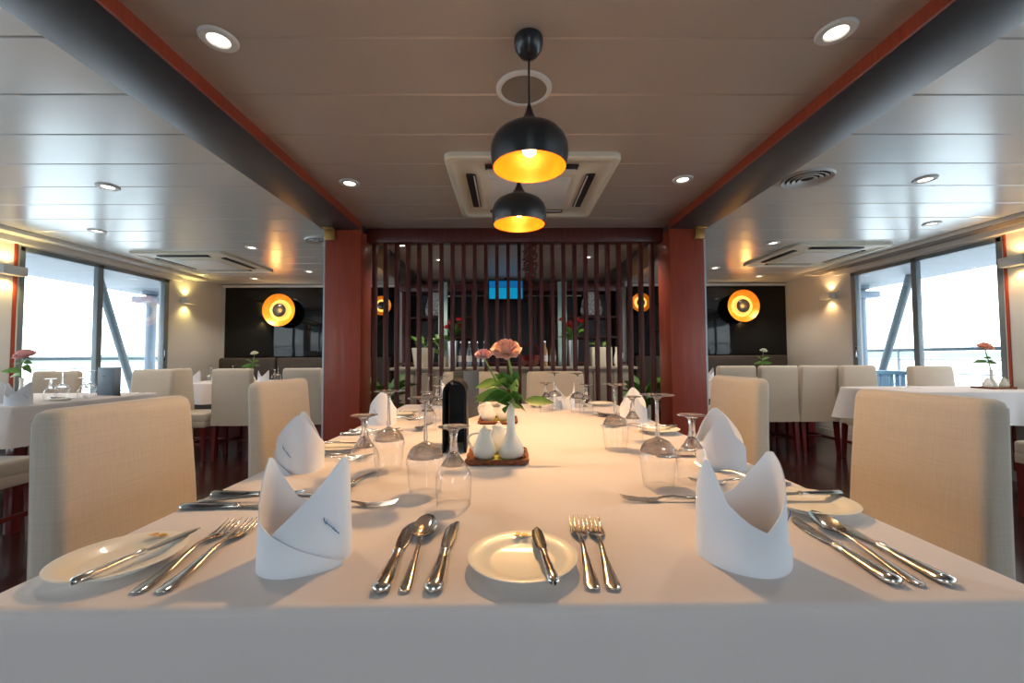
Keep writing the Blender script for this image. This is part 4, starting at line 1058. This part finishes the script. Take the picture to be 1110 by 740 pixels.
rose('pink rose on a leaning stem at the left window', (-3.38, 2.92, Z+.125), (.02, 0, .165), .064, 'petalpink', (0, 0, 0), (-.03, 0, .1), tilt=radians(25), leaves=[
    LV((0, 0, .06), (-1, -.2, .35), .13, .05, .3, 'leaflight'), LV((0, 0, .04), (-1, .1, .1), .10, .05, .3, 'leaflight'), LV((0, 0, .10), (1, -.2, .1), .09, .045, .7, 'leaf'), LV((0, 0, .12), (-1, 0, .1), .07, .04, .2, 'leaf'), LV((.01, 0, .13), (1, 0, .0), .06, .035, .2, 'leaf')])
# right window table
place(tray, 'tray', 'dark brown tray on the right window table', (3.88, 3.30, Z), 0, group='wicker trays', scale=(1.35, 1, 1))
place(vase, 'vase', 'white bud vase on the right window table tray', (3.88, 3.31, zt), 0, group='bud vases')
place(jug, 'jug', 'white jug left of the vase on the right window table', (3.81, 3.28, zt), 0, group='white jugs')
place(jug, 'jug', 'white jug right of the vase on the right window table', (3.945, 3.28, zt), pi, group='white jugs')
rose('peach rose on a tall leaning stem at the right window', (3.88, 3.31, zt+.125), (-.045, 0, .19), .056, 'petal', (0, 0, 0), (-.02, 0, .1), tilt=radians(25), leaves=[
    LV((-.015, 0, .08), (-1, 0, .05), .14, .035, .1, 'leaf'), LV((-.03, 0, .07), (1, 0, .2), .09, .04, .2, 'leaf'), LV((-.06, 0, .11), (1, 0, .1), .07, .035, .2, 'leaf')])
lay(fork, 'fork', 'fork lying on the right window table behind the foreground chair', (3.35, 3.35), (3.20, 3.35), group=GF)
# rear tables
for x, y, lb in ((-3.57, 4.76, 'folded napkin at the left end of the rear left table'), (-2.80, 4.78, 'folded napkin on the rear left table between the two chair backs'), (-2.12, 4.78, 'folded napkin on the rear left table next to the red column'),
                 (2.34, 4.84, 'folded napkin on the rear right table next to the red column')):
    place(napkin, 'nap', lb, (x, y, Z), radians(15), group='folded white napkins on the rear tables')
for k, x, y, lb in (('t', -3.44, 4.84, 'tall upturned wine glass at the left end of the rear left table'), ('s', -3.36, 4.78, 'short upturned goblet at the left end of the rear left table'),
                    ('t', -3.26, 4.95, 'tall upturned wine glass showing over the middle chair back on the rear left table'),
                    ('t', -2.68, 4.86, 'tall upturned wine glass between the rear left chairs'), ('s', -2.76, 4.93, 'short upturned goblet between the rear left chairs'),
                    ('t', -2.56, 4.95, 'tall upturned wine glass showing over the chair back by the left column')):
    place(tall if k == 't' else short, 'gl'+k, lb, (x, y, Z), 0, group=GT if k == 't' else GH)
for x, y, lb in ((-3.10, 5.10, 'left'), (3.12, 5.05, 'right')):
    place(vase, 'vase', 'white bud vase on the rear %s table' % lb, (x-.02, y, Z), 0, group='bud vases')
    rose('small white flower with green leaves on the rear %s table' % lb, (x-.02, y, Z+.125), (.02, 0, .20), .045, 'petalwhite', (0, 0, 0), (0, 0, .1), tilt=radians(20), leaves=[
        LV((0, 0, .05), (-1, -.2, .3), .13, .06, .3, 'leaf'), LV((0, 0, .05), (1, -.2, .4), .12, .06, .3, 'leaf'), LV((0, 0, .09), (-.7, -.2, .7), .11, .05, .3, 'leaf'), LV((0, 0, .09), (.8, -.1, .6), .11, .05, .3, 'leaflight'), LV((0, 0, .02), (-.3, -.8, .3), .09, .06, .3, 'leaf')])

# ------------------------------------------------------------------ outside
bm = BM(); box(bm, -5.75, XL-.12, YB-.1, 14, -.05, -.01); struct('floor_outer_left', bm, 'deck')
bm = BM(); box(bm, XR+.12, 5.75, YB-.1, 14, -.05, -.01); struct('floor_outer_right', bm, 'deck')
bm = BM(); box(bm, -5.70, XL-.12, YB-.1, 14, 2.02, 2.12); struct('ceiling_overhang_left', bm, 'overhang')
bm = BM(); box(bm, XR+.12, 5.45, YB-.1, 14, 2.02, 2.12); struct('ceiling_overhang_right', bm, 'overhang')
for nm, X, zt_, lb in (('l', -5.62, 1.03, 'grey metal deck railing outside the left windows'), ('r', 5.40, 1.09, 'grey metal deck railing with five thin rails outside the right windows')):
    t = thing('deck_railing', lb, 'railing', (X, 6, 0))
    bm = BM(); tube(bm, [(0, -8, zt_), (0, 8, zt_)], .022, 8); finish('top_rail', bm, 'alu', t)
    for k in range(5):
        bm = BM(); tube(bm, [(0, -8, zt_-.13-.17*k), (0, 8, zt_-.13-.17*k)], .008, 6); finish('rail', bm, 'lightalu', t)
    for k in range(9):
        bm = BM(); tube(bm, [(0, -7.9+1.9*k, -.01), (0, -7.9+1.9*k, zt_)], .018, 8); finish('post', bm, 'lightalu', t)
for X, y, lb in ((-5.35, 6.25, 'pale round post outside the left windows'), (5.15, 6.0, 'pale round post outside the right windows')):
    t = thing('deck_post', lb, 'post', (X, y, -.01), group='outer deck posts')
    bm = BM(); lathe(bm, [(.10, 0), (.10, .012), (.065, .015), (.065, 1.98), (.11, 1.99), (.11, 2.03)], 24); finish('shaft', bm, 'postgrey', t)
    bm = BM(); box(bm, -.16, .16, -.16, .16, 1.86, 1.95, .01); finish('collar', bm, 'postgrey', t)
for s, X, lb in ((-1, -5.0, 'grey diagonal steel brace outside the left windows'), (1, 5.0, 'grey diagonal steel brace outside the right windows')):
    t = thing('diagonal_brace', lb, 'brace', (X, 5.6, -.01), group='diagonal deck braces')
    bm = BM(); p0, p1 = Vector((0, .22, 0)), Vector((0, -.52, 2.03)); tube(bm, [p0, p1], .045, 12); finish('bar', bm, 'alu', t)
    bm = BM(); box(bm, -.07, .07, .14, .30, 0, .012, .002); finish('foot_plate', bm, 'alu', t)
# blue slatted crate / chair outside on the right deck
t = thing('slatted_crate', 'blue slatted plastic crate on the deck outside the right windows', 'crate', (4.78, 5.0, -.01))
bm = BM(); box(bm, -.20, .20, -.28, .28, 0, .42, .01); finish('base', bm, 'blue', t)
bm = BM(); box(bm, -.20, .20, -.28, .28, .80, .84, .006); finish('rim', bm, 'blue', t)
for k in range(7):
    x = -.18+.06*k
    for y in (-.27, .27):
        bm = BM(); box(bm, x-.012, x+.012, y-.008, y+.008, .42, .80, .002); finish('slat', bm, 'blue', t)
for k in range(8):
    y = -.26+.074*k
    for x in (-.19, .19):
        bm = BM(); box(bm, x-.008, x+.008, y-.012, y+.012, .42, .80, .002); finish('slat', bm, 'blue', t)
bm = BM(); box(bm, -900, 900, -200, 1500, -1.9, -1.8); o = struct('ground_water', bm, 'water')
bm = BM()
def bank(X, sx):
    rnd = random.Random(3); ys = [i*12-150 for i in range(90)]
    A = [bm.verts.new((X, y, -1.8)) for y in ys]; B = [bm.verts.new((X+sx*5, y, 3.0+2.2*rnd.random()+1.0*sin(y*.03))) for y in ys]
    for i in range(len(ys)-1): bm.faces.new((A[i], A[i+1], B[i+1], B[i]))
bank(-420, -1); bank(420, 1)
struct('ground_far_bank', bm, 'bank')

# ------------------------------------------------------------------ world, camera, colour
w = bpy.data.worlds.new('World'); scene.world = w; w.use_nodes = True; nt = w.node_tree; bg = nt.nodes['Background']
tc = nt.nodes.new('ShaderNodeTexCoord'); sp = nt.nodes.new('ShaderNodeSeparateXYZ'); cr = nt.nodes.new('ShaderNodeValToRGB')
nt.links.new(tc.outputs['Generated'], sp.inputs[0]); nt.links.new(sp.outputs['Z'], cr.inputs[0])
cr.color_ramp.elements[0].position = 0; cr.color_ramp.elements[0].color = (.90, .93, .95, 1)
cr.color_ramp.elements[1].position = .6; cr.color_ramp.elements[1].color = (.80, .88, 1, 1)
nt.links.new(cr.outputs[0], bg.inputs[0]); bg.inputs[1].default_value = 5.6
cam = bpy.data.cameras.new('Camera'); co = bpy.data.objects.new('Camera', cam); COL.objects.link(co); scene.camera = co
F = 450.; cam.sensor_width = 36; cam.lens = 36*F/1110; cam.clip_start = .02; cam.clip_end = 3000
p = atan(17/F); ys = atan(4/F); roll = radians(.3)
f = Vector((sin(ys)*cos(p), cos(ys)*cos(p), sin(p))); r = Vector((cos(ys), -sin(ys), 0)); u = r.cross(f)
r2 = r*cos(roll)-u*sin(roll); u2 = u*cos(roll)+r*sin(roll)
mw = Matrix(((r2.x, u2.x, -f.x, 0), (r2.y, u2.y, -f.y, 0), (r2.z, u2.z, -f.z, 1.02), (0, 0, 0, 1)))
co.matrix_world = mw
scene.view_settings.view_transform = 'Standard'; scene.view_settings.look = 'None'; scene.view_settings.exposure = 0.06
cy = scene.cycles
cy.use_denoising = True; cy.max_bounces = 10; cy.diffuse_bounces = 4; cy.glossy_bounces = 4; cy.transmission_bounces = 8; cy.transparent_max_bounces = 16
cy.caustics_reflective = False; cy.caustics_refractive = False; cy.sample_clamp_indirect = 6
